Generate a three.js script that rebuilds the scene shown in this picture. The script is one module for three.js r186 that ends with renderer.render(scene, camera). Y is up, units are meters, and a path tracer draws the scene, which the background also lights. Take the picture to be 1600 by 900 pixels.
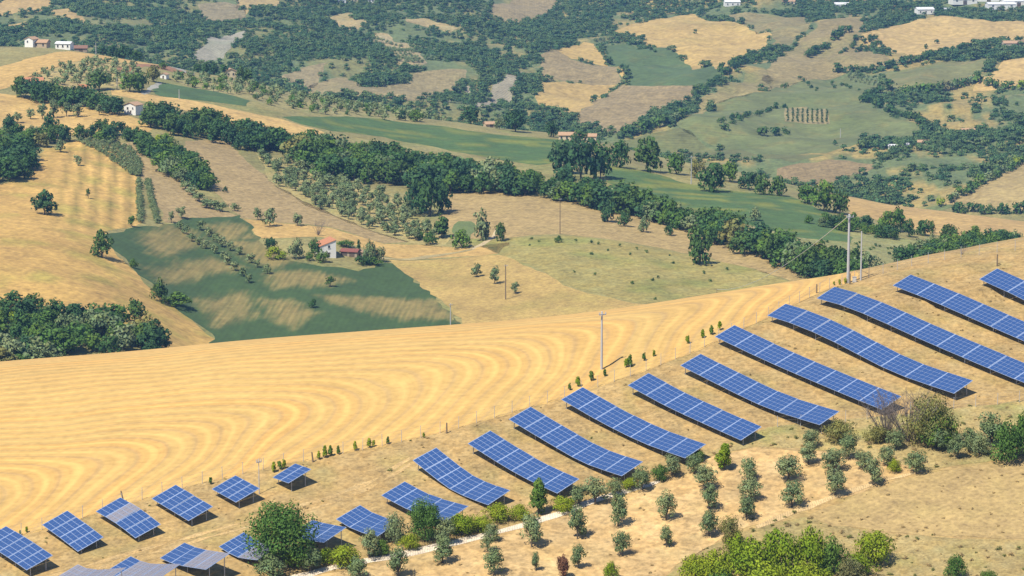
import * as THREE from 'three';
import { mergeGeometries } from 'three/addons/utils/BufferGeometryUtils.js';
import { createNoise2D } from 'simplex-noise';

// ---------------------------------------------------------------- camera, sky, sun, exposure
const EYE = 300, FOV = 12, PITCH = -9 * Math.PI / 180;
const scene = new THREE.Scene();
const camera = new THREE.PerspectiveCamera(FOV, 16 / 9, 5, 9000);
camera.position.set(0, EYE, 0);
camera.rotation.set(PITCH, 0, 0);
const renderer = new THREE.WebGLRenderer({ antialias: true });
renderer.setSize(1024, 576);
renderer.toneMapping = THREE.LinearToneMapping;
renderer.toneMappingExposure = 1.26;
renderer.shadowMap.enabled = true;

{ // clear summer sky: deep blue overhead, paler towards the horizon
  const w = 256, h = 128, d = new Float32Array(w * h * 4);
  for (let j = 0; j < h; j++) {
    const el = (j + 0.5) / h * Math.PI - Math.PI / 2;
    const t = Math.pow(Math.max(0, Math.sin(Math.max(0, el))), 0.55);
    const c = [0.52 + (0.085 - 0.52) * t, 0.66 + (0.20 - 0.66) * t, 0.86 + (0.56 - 0.86) * t];
    for (let i = 0; i < w; i++) d.set([c[0], c[1], c[2], 1], (j * w + i) * 4);
  }
  const sky = new THREE.DataTexture(d, w, h, THREE.RGBAFormat, THREE.FloatType);
  sky.mapping = THREE.EquirectangularReflectionMapping;
  sky.magFilter = THREE.LinearFilter; sky.minFilter = THREE.LinearFilter; sky.needsUpdate = true;
  scene.background = sky; scene.environment = sky; scene.backgroundIntensity = 0.62; scene.environmentIntensity = 0.62;
}
const SUN = new THREE.Vector3(-0.52, 1.18, 0.56).normalize();
const sun = new THREE.DirectionalLight(new THREE.Color(1.0, 0.925, 0.77), 5.0);
sun.position.set(0, 220, -450).addScaledVector(SUN, 900);
sun.target.position.set(0, 220, -450);
sun.castShadow = true; sun.shadow.mapSize.set(4096, 4096);
Object.assign(sun.shadow.camera, { left: -700, right: 700, top: 700, bottom: -700, near: 10, far: 3000 });
scene.add(sun, sun.target);
scene.fog = new THREE.FogExp2(new THREE.Color(0.27, 0.55, 1.0), 0.000074);

// ---------------------------------------------------------------- helpers
let seedState = 12345;
function reseed(n) { seedState = n >>> 0; }
function rnd() { seedState = (seedState + 0x6D2B79F5) >>> 0; let t = seedState; t = Math.imul(t ^ (t >>> 15), t | 1); t ^= t + Math.imul(t ^ (t >>> 7), t | 61); return ((t ^ (t >>> 14)) >>> 0) / 4294967296; }
const rr = (a, b) => a + (b - a) * rnd();
const clamp = (x, a, b) => Math.min(b, Math.max(a, x));
const lerp = (a, b, t) => a + (b - a) * t;
const sstep = (a, b, x) => { const t = clamp((x - a) / (b - a), 0, 1); return t * t * (3 - 2 * t); };
let seedN = 7919;
const noise2 = createNoise2D(() => { seedN = (seedN * 16807) % 2147483647; return seedN / 2147483647; });
function fbm(x, y, oct = 4) { let s = 0, a = 0.5, f = 1; for (let i = 0; i < oct; i++) { s += a * noise2(x * f + i * 17.3, y * f - i * 9.1); a *= 0.5; f *= 2.07; } return s; }
const srgb = (r, g, b) => { const f = c => { c /= 255; return c <= 0.04045 ? c / 12.92 : Math.pow((c + 0.055) / 1.055, 2.4); }; return [f(r), f(g), f(b)]; };
const used = new Map();
function numbered(name) { const n = used.get(name) || 0; used.set(name, n + 1); return n ? name + '_' + String(n).padStart(3, '0') : name; }
function tag(o, label, category, group, kind) { o.userData = { label, category }; if (group) o.userData.group = group; if (kind) o.userData.kind = kind; return o; }
function top(o, name, label, category, group, kind) { o.name = numbered(name); tag(o, label, category, group, kind); scene.add(o); o.traverse(m => { if (m.isMesh) { m.castShadow = true; m.receiveShadow = true; } }); return o; }
function part(name, geo, mat, parent) { const m = new THREE.Mesh(geo, mat); m.name = name; m.castShadow = m.receiveShadow = true; if (parent) parent.add(m); return m; }
const box = (w, h, d, x = 0, y = 0, z = 0) => new THREE.BoxGeometry(w, h, d).translate(x, y, z);
const merge = gs => mergeGeometries(gs.map(g => { const q = g.index ? g.toNonIndexed() : g; if (!q.attributes.uv) q.setAttribute('uv', new THREE.BufferAttribute(new Float32Array(q.attributes.position.count * 2), 2)); return q; }));

// ---------------------------------------------------------------- lens geometry: picture position -> direction
const FPX = 450 / Math.tan(FOV * Math.PI / 360), SP = Math.sin(PITCH), CP = Math.cos(PITCH);
function ray(px, py) { // u = x per metre of depth, e = height per metre of depth
  const a = (px - 800) / FPX, b = (450 - py) / FPX, depth = CP - SP * b;
  return [a / depth, (SP + CP * b) / depth];
}
function project(x, y, z) { const dy = y - EYE, depth = dy * SP - z * CP; return [800 + FPX * x / depth, 450 - FPX * (dy * CP + z * SP) / depth]; }
// thin plate spline over (u, ln Z)
function spline(points) {
  const n = points.length, N = n + 3, A = [], K = 4;
  const P = points.map(([u, Z, y]) => [u * K, Math.log(Z), y]);
  const phi = d2 => d2 < 1e-12 ? 0 : 0.5 * d2 * Math.log(d2);
  for (let i = 0; i < N; i++) A.push(new Float64Array(N + 1));
  for (let i = 0; i < n; i++) {
    for (let j = 0; j < n; j++) A[i][j] = phi((P[i][0] - P[j][0]) ** 2 + (P[i][1] - P[j][1]) ** 2);
    A[i][i] += 0.0008;
    A[i][n] = A[n][i] = 1; A[i][n + 1] = A[n + 1][i] = P[i][0]; A[i][n + 2] = A[n + 2][i] = P[i][1]; A[i][N] = P[i][2];
  }
  for (let c = 0; c < N; c++) {
    let p = c; for (let r = c + 1; r < N; r++) if (Math.abs(A[r][c]) > Math.abs(A[p][c])) p = r;
    [A[c], A[p]] = [A[p], A[c]];
    for (let r = 0; r < N; r++) if (r !== c) { const f = A[r][c] / A[c][c]; if (f) for (let k = c; k <= N; k++) A[r][k] -= f * A[c][k]; }
  }
  const W = A.map((r, i) => r[N] / r[i]);
  return (u, Z) => { const a = u * K, b = Math.log(Z); let s = W[n] + W[n + 1] * a + W[n + 2] * b; for (let i = 0; i < n; i++) { const d2 = (a - P[i][0]) ** 2 + (b - P[i][1]) ** 2; if (d2 > 1e-12) s += W[i] * 0.5 * d2 * Math.log(d2); } return s; };
}
const seen = list => list.map(([px, py, Z]) => { const [u, e] = ray(px, py); return [u, Z, e * Z]; });
const hid = list => list.map(([px, Z, y]) => [ray(px, 450)[0], Z, y]);

// ---------------------------------------------------------------- terrain layers (heights relative to the eye)
// near hill: a tilted face with a rounded crest
const CREST = [[-400, 600], [-200, 583], [0, 565], [200, 549], [400, 530], [600, 515], [800, 500], [950, 484], [1100, 461], [1200, 445], [1300, 430], [1340, 422], [1400, 409], [1450, 398], [1500, 389], [1550, 379], [1600, 370], [1700, 352], [1900, 320]].map(([a, b]) => ray(a, b));
function crestE(u) { let i = 0; while (i < CREST.length - 2 && CREST[i + 1][0] < u) i++; const p0 = CREST[Math.max(0, i - 1)], p1 = CREST[i], p2 = CREST[i + 1], p3 = CREST[Math.min(CREST.length - 1, i + 2)]; const t = clamp((u - p1[0]) / (p2[0] - p1[0]), -0.5, 1.5); const m1 = (p2[1] - p0[1]) / (p2[0] - p0[0]) * (p2[0] - p1[0]), m2 = (p3[1] - p1[1]) / (p3[0] - p1[0]) * (p2[0] - p1[0]); const t2 = t * t, t3 = t2 * t; return (2 * t3 - 3 * t2 + 1) * p1[1] + (t3 - 2 * t2 + t) * m1 + (-2 * t3 + 3 * t2) * p2[1] + (t3 - t2) * m2; }
const C0 = -161.09, GX = 0.063, GZ = 0.213;
const faceE = (u, Z) => C0 / Z + GX * u + GZ;
const crestCache = new Map();
function crestAt(u) {
  const key = Math.round(u * 20000); let c = crestCache.get(key);
  if (!c) { const uu = key / 20000, ec = crestE(uu), Zs = C0 / (ec - GZ - GX * uu), Z1 = Zs - 20, e1 = faceE(uu, Z1), s1 = -C0 / (Z1 * Z1), Zc = Z1 + 2 * (ec - e1) / s1, k = s1 / (2 * (Zc - Z1)); crestCache.set(key, c = { ec, Z1, Zc, k }); }
  return c;
}
const residual = []; // [x, Z, height] samples from the solar rows, filled below
function resAt(x, Z) {
  if (!residual.length || Z > 470) return 0;
  let s = 0, w = 0.004;
  for (const [a, b, r] of residual) { const d2 = (x - a) ** 2 + (Z - b) ** 2; if (d2 < 3600) { const k = Math.exp(-d2 / 128) + 0.02 * Math.exp(-d2 / 800); s += k * r; w += k; } }
  return s / w;
}
function layerF(u, Z) {
  const c = crestAt(u); let e;
  if (Z <= c.Z1) return C0 + GX * u * Z + GZ * Z + resAt(u * Z, Z);
  const dz = Z - c.Zc;
  e = c.ec - c.k * (dz < 0 ? dz * dz : 0.4 * (dz < 45 ? dz * dz : 2025 + 90 * (dz - 45)));
  return e * Z;
}
const M_ = spline([...seen([
  [-150, 560, 790], [-150, 430, 880], [-150, 300, 1060], [-150, 200, 1230], [-150, 120, 1400], [-150, 90, 1500],
  [0, 560, 800], [110, 550, 805], [250, 540, 830], [100, 430, 890], [0, 430, 880], [100, 300, 1060], [0, 300, 1050], [100, 230, 1180], [0, 220, 1180], [100, 150, 1330], [0, 160, 1300], [100, 95, 1450], [0, 100, 1430],
  [300, 530, 870], [450, 515, 890], [300, 430, 960], [513, 400, 1000], [400, 350, 1060], [300, 300, 1110], [350, 230, 1230], [203, 175, 1280], [280, 118, 1470], [270, 104, 1510], [100, 79, 1510], [0, 76, 1500],
  [650, 505, 900], [600, 440, 970], [650, 390, 1030], [700, 300, 1160], [550, 270, 1200], [450, 200, 1310], [450, 146, 1450], [600, 172, 1470], [620, 195, 1400], [360, 125, 1460],
  [850, 490, 910], [850, 400, 1000], [850, 320, 1120], [800, 240, 1300], [860, 209, 1440], [720, 190, 1460],
  [1000, 465, 925], [1000, 350, 1080], [1000, 270, 1250], [960, 228, 1420], [1090, 405, 1000], [1100, 340, 1110], [1100, 290, 1220], [1100, 258, 1370],
  [1250, 440, 960], [1250, 380, 1040], [1250, 330, 1140], [1240, 289, 1320], [1180, 275, 1370],
  [1350, 420, 985], [1420, 380, 1070], [1400, 347, 1170], [1350, 312, 1270], [1480, 330, 1250], [1600, 348, 1230], [1500, 370, 1120], [1600, 385, 1090], [1780, 372, 1200], [1780, 410, 1080]]),
...hid([[-150, 1720, -140], [200, 1720, -142], [500, 1680, -165], [800, 1660, -185], [1100, 1600, -200], [1400, 1500, -205], [1780, 1450, -212],
  [-150, 2300, -310], [500, 2300, -330], [1100, 2200, -330], [1780, 2100, -330], [-150, 4000, -520], [800, 4000, -520], [1780, 4000, -520],
  [-150, 690, -172], [300, 690, -176], [800, 700, -178], [1300, 720, -178], [1780, 760, -175], [-150, 560, -190], [800, 560, -200], [1780, 560, -195], [-150, 300, -235], [800, 300, -235], [1780, 300, -235]])]);
const R_ = spline([...seen([
  [-200, 60, 2300], [-200, 0, 2600], [0, 60, 2300], [0, 0, 2600], [150, 70, 2250], [150, 0, 2680], [300, 100, 2200], [300, 50, 2420], [300, 0, 2750], [450, 140, 2120], [450, 60, 2450], [450, 0, 2780],
  [600, 162, 2080], [600, 80, 2380], [600, 0, 2800], [700, 182, 2060], [700, 100, 2350], [700, 0, 2850], [870, 196, 2030], [900, 150, 2220], [900, 80, 2540], [1050, 30, 2800], [1050, 100, 2430], [900, 0, 3000],
  [1000, 210, 1990], [1150, 222, 1940], [1200, 160, 2140], [1150, 90, 2440], [1250, 185, 2060], [1250, 100, 2380], [1250, 30, 2740], [1400, 230, 1890], [1400, 150, 2140], [1400, 80, 2440], [1400, 40, 2640], [1400, 0, 2900],
  [1250, 262, 1840], [1450, 290, 1740], [1550, 320, 1660], [1550, 285, 1720], [1600, 230, 1850], [1600, 150, 2090], [1600, 90, 2300], [1600, 20, 2720], [1800, 300, 1680], [1800, 150, 2090], [1800, 0, 2800]]),
...hid([[-200, 3500, -70], [400, 3500, -65], [800, 3600, -70], [1300, 3600, -65], [1800, 3500, -60], [-200, 4300, 40], [800, 4300, 40], [1800, 4300, 40],
  [-200, 1850, -240], [300, 1850, -240], [600, 1800, -245], [900, 1750, -248], [1200, 1650, -246], [1500, 1500, -246], [1800, 1500, -246], [-200, 1450, -300], [800, 1400, -310], [1800, 1300, -310], [-200, 900, -360], [800, 900, -360], [1800, 900, -360], [-200, 300, -420], [800, 300, -420], [1800, 300, -420]])]);
function layerM(u, Z) { return M_(u, Z) + (Z > 620 && Z < 1600 ? 1.1 * fbm(u * Z / 90, Z / 90, 2) : 0); }
function layerR(u, Z) { const x = u * Z; return R_(u, Z) + (Z > 1700 ? 13 * sstep(1700, 2000, Z) * fbm((x + 0.5 * Z) / 240, (Z - 0.3 * x) / 190, 4) : 0); }
const smax = (a, b, k) => { const d = (a - b) / k; return d > 12 ? a : d < -12 ? b : Math.max(a, b) + k * Math.log(1 + Math.exp(-Math.abs(d))); };
function heightU(u, Z) { // world height of the ground
  let h;
  if (Z < 440) h = layerF(u, Z);
  else if (Z < 700) h = smax(layerF(u, Z), layerM(u, Z), 3);
  else if (Z < 1150) h = layerM(u, Z);
  else h = smax(layerM(u, Z), layerR(u, Z), 4);
  return EYE + h;
}
const ground = (x, z) => heightU(x / -z, -z);
const LAYERS = { F: [228, 520, layerF], M: [640, 1640, layerM], R: [1640, 4200, layerR] };
function hit(px, py, layer, lift = 0) { // where the line of sight meets that slope: [x, z]
  const [u, e] = ray(px, py), [z0, z1, fn] = LAYERS[layer];
  const g = Z => fn(u, Z) + lift - e * Z;
  let Z = z0, best = z0, bestV = -1e9; const step = layer === 'F' ? 3 : layer === 'M' ? 8 : 14;
  if (g(z0) >= 0) return [u * z0, -z0];
  for (; Z < z1; Z += step) {
    const v = g(Z + step);
    if (v / Z > bestV) { bestV = v / Z; best = Z + step; }
    if (v >= 0) { let a = Z, b = Z + step; for (let i = 0; i < 24; i++) { const m = (a + b) / 2; if (g(m) >= 0) b = m; else a = m; } return [u * b, -b]; }
    if (layer === 'F' && Z > crestAt(u).Zc) break;
  }
  return [u * best, -best];
}
function at(px, py, layer) { const [x, z] = hit(px, py, layer); return new THREE.Vector3(x, ground(x, z), z); }
const mpp = z => -z / FPX / CP; // metres per picture unit at that depth

// ---------------------------------------------------------------- solar rows traced: lower edge of each row gives the lie of the ground
const FACE = new THREE.Vector2(-0.79, 0.613).normalize(), ALONG = new THREE.Vector2(0.613, 0.79).normalize(); // (x, z): rows face FACE, run ALONG
const CLEAR = 1.12;
const ROWS = [ // [bold-line spacing m, dust and painted sheen set, lower edge points...]
  [5.1, [], [1530, 436], [1566, 452], [1600, 469], [1665, 500]],
  [5.1, [], [1395, 446], [1456, 470], [1520, 498], [1600, 533], [1670, 563]],
  [5.1, [], [1276, 466], [1330, 482], [1450, 535], [1520, 565], [1600, 598], [1670, 622]],
  [4.7, [], [1199, 493], [1250, 510], [1305, 535], [1395, 581], [1491, 615]],
  [4.4, [], [1117, 526], [1200, 565], [1309, 612], [1378, 640]],
  [4.4, [], [1063, 571], [1120, 600], [1200, 638], [1281, 664]],
  [4.0, [], [981, 602], [1040, 634], [1100, 662], [1158, 688]],
  [3.8, [], [877, 624], [940, 660], [1005, 692], [1071, 716]],
  [3.5, [], [795, 655], [850, 688], [910, 722], [972, 744]],
  [3.2, [], [731, 693], [790, 730], [830, 752], [871, 771]],
  [3.1, [], [645, 719], [700, 762], [735, 779], [763, 789]],
  [3.2, [], [596, 774], [640, 797], [697, 814]],
  [3.2, [], [525, 811], [556, 829], [590, 838]],
  [3.2, [], [452, 836], [478, 843], [506, 848]],
  [2.4, [], [426, 746], [451, 755]],
  [2.4, [], [331, 764], [369, 785]],
  [2.4, [], [237, 779], [270, 799], [295, 814]],
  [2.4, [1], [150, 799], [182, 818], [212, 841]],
  [2.4, [], [66, 820], [95, 841], [122, 862]],
  [2.4, [], [-30, 845], [5, 866], [42, 891]],
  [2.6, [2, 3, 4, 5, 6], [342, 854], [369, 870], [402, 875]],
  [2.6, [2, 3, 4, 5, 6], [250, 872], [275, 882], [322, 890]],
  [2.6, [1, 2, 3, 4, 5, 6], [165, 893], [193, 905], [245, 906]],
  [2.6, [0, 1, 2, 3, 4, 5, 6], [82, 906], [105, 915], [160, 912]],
];
const rowLines = [];
{
  const raw = [];
  for (const [unit, dustSheen, ...pts] of ROWS) {
    const [x0, z0] = hit(pts[0][0], pts[0][1], 'F', CLEAR), line = [];
    for (const [px, py] of pts) {
      const [u, e] = ray(px, py), t = (u * -z0 - x0) / (ALONG.x + u * ALONG.y);
      line.push([t, e * -(z0 + ALONG.y * t)]);
    }
    const n = line.length, slope = i => i <= 0 ? (line[1][1] - line[0][1]) / (line[1][0] - line[0][0]) : i >= n - 1 ? (line[n - 1][1] - line[n - 2][1]) / (line[n - 1][0] - line[n - 2][0]) : (line[i + 1][1] - line[i - 1][1]) / (line[i + 1][0] - line[i - 1][0]);
    const y = t => { let i = 0; while (i < n - 2 && line[i + 1][0] < t) i++; const [a, ya] = line[i], [b, yb] = line[i + 1], d = b - a, s = (t - a) / d; if (s > 1) return yb + slope(n - 1) * (t - b); const s2 = s * s, s3 = s2 * s; return (2 * s3 - 3 * s2 + 1) * ya + (s3 - 2 * s2 + s) * d * slope(i) + (-2 * s3 + 3 * s2) * yb + (s3 - s2) * d * slope(i + 1); };
    const length = line[n - 1][0];
    rowLines.push({ unit, dustSheen, x0, z0, length, y });
    for (let t = 0; t <= length + 1; t += 2) { const x = x0 + ALONG.x * t, Z = -(z0 + ALONG.y * t); raw.push([x, Z, y(t) - CLEAR - (C0 + GX * x + GZ * Z)]); }
  }
  residual.push(...raw);
}
// ---------------------------------------------------------------- ground textures (tileable, one tile = a stretch of metres)
function tileNoise(n, seed) { // periodic value noise lattice
  reseed(seed); const g = new Float32Array(n * n); for (let i = 0; i < n * n; i++) g[i] = rnd();
  return (x, y) => { const xi = Math.floor(x), yi = Math.floor(y), fx = x - xi, fy = y - yi, w = a => ((a % n) + n) % n; const sx = fx * fx * (3 - 2 * fx), sy = fy * fy * (3 - 2 * fy); const a = g[w(yi) * n + w(xi)], b = g[w(yi) * n + w(xi + 1)], c = g[w(yi + 1) * n + w(xi)], d = g[w(yi + 1) * n + w(xi + 1)]; return lerp(lerp(a, b, sx), lerp(c, d, sx), sy); };
}
function tileFbm(n, seed, oct) { const ns = []; for (let i = 0; i < oct; i++) ns.push([tileNoise(n << i, seed + i), n << i]); return (u, v) => { let s = 0, a = 0.5, t = 0; for (const [f, m] of ns) { s += a * f(u * m, v * m); t += a; a *= 0.62; } return s / t; }; }
function makeTexture(w, h, fn, repeat = true) {
  const d = new Uint8Array(w * h * 4), avg = [0, 0, 0];
  for (let j = 0; j < h; j++) for (let i = 0; i < w; i++) { const c = fn((i + 0.5) / w, (j + 0.5) / h), k = (j * w + i) * 4; for (let q = 0; q < 3; q++) { const v = clamp(c[q], 0, 1); avg[q] += v; d[k + q] = Math.round(255 * (v <= 0.0031308 ? v * 12.92 : 1.055 * Math.pow(v, 1 / 2.4) - 0.055)); } d[k + 3] = 255; }
  const t = new THREE.DataTexture(d, w, h); t.colorSpace = THREE.SRGBColorSpace; t.magFilter = THREE.LinearFilter; t.minFilter = THREE.LinearMipmapLinearFilter; t.generateMipmaps = true;
  if (repeat) t.wrapS = t.wrapT = THREE.RepeatWrapping;
  t.needsUpdate = true; t.userData = { avg: avg.map(a => a / (w * h)) };
  return t;
}
const TEX = {};
{ // values are relative: about 0.6 on average, divided out when a field takes its colour
  const A = tileFbm(8, 11, 6), B = tileFbm(32, 77, 4), C = tileFbm(5, 401, 4);
  TEX.grass = makeTexture(512, 512, (u, v) => { const g = A(u, v), f = B(u, v), c = C(u, v); const k = 0.6 + 0.42 * (g - 0.5) + 0.6 * (f - 0.5), y = (c - 0.5) * 0.3; return [k * (1 + y * 0.5), k * (1 - y * 0.05), k * (0.95 - y)]; });
  TEX.stubble = makeTexture(512, 512, (u, v) => { const row = 0.5 + 0.5 * Math.sin(2 * Math.PI * (u * 14 + 1.6 * A(u, v))); const g = A(u, v), f = B(u * 1, v); const k = 0.62 + 0.05 * (row - 0.5) + 0.34 * (g - 0.5) + 0.5 * (f - 0.5); return [k, k * (0.99 + 0.04 * (g - 0.5)), k * (0.96 - 0.1 * (g - 0.5))]; });
  TEX.plough = makeTexture(512, 512, (u, v) => { const row = Math.sin(2 * Math.PI * (u * 30 + 1.5 * A(u, v))); const g = A(u, v), f = B(u, v); const k = 0.6 + 0.025 * row + 0.26 * (g - 0.5) + 0.62 * (f - 0.5); return [k, k, k]; });
  TEX.crop = makeTexture(512, 512, (u, v) => { const row = Math.sin(2 * Math.PI * (v * 24 + 0.6 * C(u, v))); const g = A(u, v), f = B(u, v), c = C(u, v); const k = 0.6 + 0.05 * row + 0.4 * (g - 0.5) + 0.35 * (f - 0.5); const y = Math.max(0, c - 0.55) * 0.9; return [k * (1 + y * 1.5), k * (1 + y * 0.4), k]; });
  TEX.clay = makeTexture(512, 512, (u, v) => { const g = A(u, v), f = B(u, v); const rill = Math.pow(Math.abs(Math.sin(Math.PI * (u * 16 + 1.6 * A(v, u)))), 0.6); const k = 0.42 + 0.3 * rill + 0.4 * (g - 0.5) + 0.3 * (f - 0.5); return [k, k, k * 0.98]; });
}
function fieldMaterial(tex, color, metres, turn = 0, rough = 0.95) {
  const t = tex.clone(); t.repeat.set(1 / metres, 1 / metres); t.rotation = turn; t.needsUpdate = true;
  const m = new THREE.MeshStandardMaterial({ map: t, roughness: rough, vertexColors: true });
  const a = tex.userData.avg; m.color.setRGB(color[0] / a[0], color[1] / a[1], color[2] / a[2]);
  return m;
}

// ---------------------------------------------------------------- terrain grid shared by the ground and the fields that lie on it
const ZS = []; for (let Z = 236; Z < 4300; Z *= Z < 520 ? 1.0045 : Z < 1700 ? 1.0065 : 1.009) ZS.push(Z);
const US = []; for (let u = -0.27; u <= 0.2701; u += 0.0018) US.push(u);
const NU = US.length, NZ = ZS.length, HG = new Float32Array(NU * NZ);
for (let j = 0; j < NZ; j++) for (let i = 0; i < NU; i++) HG[j * NU + i] = heightU(US[i], ZS[j]);
const NG = new Float32Array(NU * NZ * 3);
for (let j = 0; j < NZ; j++) for (let i = 0; i < NU; i++) {
  const i0 = Math.max(0, i - 1), i1 = Math.min(NU - 1, i + 1), j0 = Math.max(0, j - 1), j1 = Math.min(NZ - 1, j + 1);
  const P = (a, b) => [US[a] * ZS[b], HG[b * NU + a], -ZS[b]], a = P(i0, j), b = P(i1, j), c = P(i, j0), d = P(i, j1);
  const e = [b[0] - a[0], b[1] - a[1], b[2] - a[2]], f = [d[0] - c[0], d[1] - c[1], d[2] - c[2]];
  const n = [e[1] * f[2] - e[2] * f[1], e[2] * f[0] - e[0] * f[2], e[0] * f[1] - e[1] * f[0]], l = Math.hypot(...n) * (n[1] < 0 ? -1 : 1);
  NG.set([n[0] / l, n[1] / l, n[2] / l], (j * NU + i) * 3);
}
// colour patches as they lie on the ground: tint(x, z) -> [r, g, b] factors
function mottled(scale, amount, green = 0, seed = 0) {
  return (x, z) => { const a = fbm(x / scale + seed, z / scale, 4), b = fbm(x / scale * 0.37 + seed + 50, z / scale * 0.37, 3), k = 1 + amount * (a + 0.7 * b); const g = green * sstep(0.02, 0.5, fbm(x / scale * 0.6 + seed - 31, z / scale * 0.6, 4)); return [k * (1 - 0.42 * g), k * (1 - 0.16 * g), k * (1 - 0.45 * g)]; };
}
function groundMesh(j0, j1, mat, tint) {
  const nj = j1 - j0 + 1, pos = new Float32Array(NU * nj * 3), nor = new Float32Array(NU * nj * 3), uv = new Float32Array(NU * nj * 2), col = new Float32Array(NU * nj * 3), idx = [];
  for (let j = 0; j < nj; j++) for (let i = 0; i < NU; i++) { const k = j * NU + i, q = (j + j0) * NU + i, x = US[i] * ZS[j + j0], z = -ZS[j + j0]; pos.set([x, HG[q], z], k * 3); nor.set(NG.subarray(q * 3, q * 3 + 3), k * 3); uv.set([x, z], k * 2); col.set(tint(x, z), k * 3); if (i < NU - 1 && j < nj - 1) idx.push(k, k + 1, k + NU, k + 1, k + NU + 1, k + NU); }
  const g = new THREE.BufferGeometry(); g.setAttribute('position', new THREE.BufferAttribute(pos, 3)); g.setAttribute('normal', new THREE.BufferAttribute(nor, 3)); g.setAttribute('uv', new THREE.BufferAttribute(uv, 2)); g.setAttribute('color', new THREE.BufferAttribute(col, 3)); g.setIndex(idx);
  return new THREE.Mesh(g, mat);
}
const inside = (poly, x, y) => { let c = false; for (let i = 0, j = poly.length - 1; i < poly.length; j = i++) { const [a, b] = poly[i], [d, e] = poly[j]; if ((b > y) !== (e > y) && x < (d - a) * (y - b) / (e - b) + a) c = !c; } return c; };
function roughen(poly, step, amp) { // a hand-drawn, slightly uneven field edge
  const out = []; for (let i = 0; i < poly.length; i++) { const a = poly[i], b = poly[(i + 1) % poly.length], L = Math.hypot(b[0] - a[0], b[1] - a[1]), n = Math.max(1, Math.round(L / step)), nx = -(b[1] - a[1]) / L, ny = (b[0] - a[0]) / L; for (let k = 0; k < n; k++) { const t = k / n, w = k ? amp * fbm((a[0] + (b[0] - a[0]) * t) / (step * 4), (a[1] + (b[1] - a[1]) * t) / (step * 4), 3) * 1.6 : 0; out.push([a[0] + (b[0] - a[0]) * t + nx * w, a[1] + (b[1] - a[1]) * t + ny * w]); } }
  return out;
}
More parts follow.
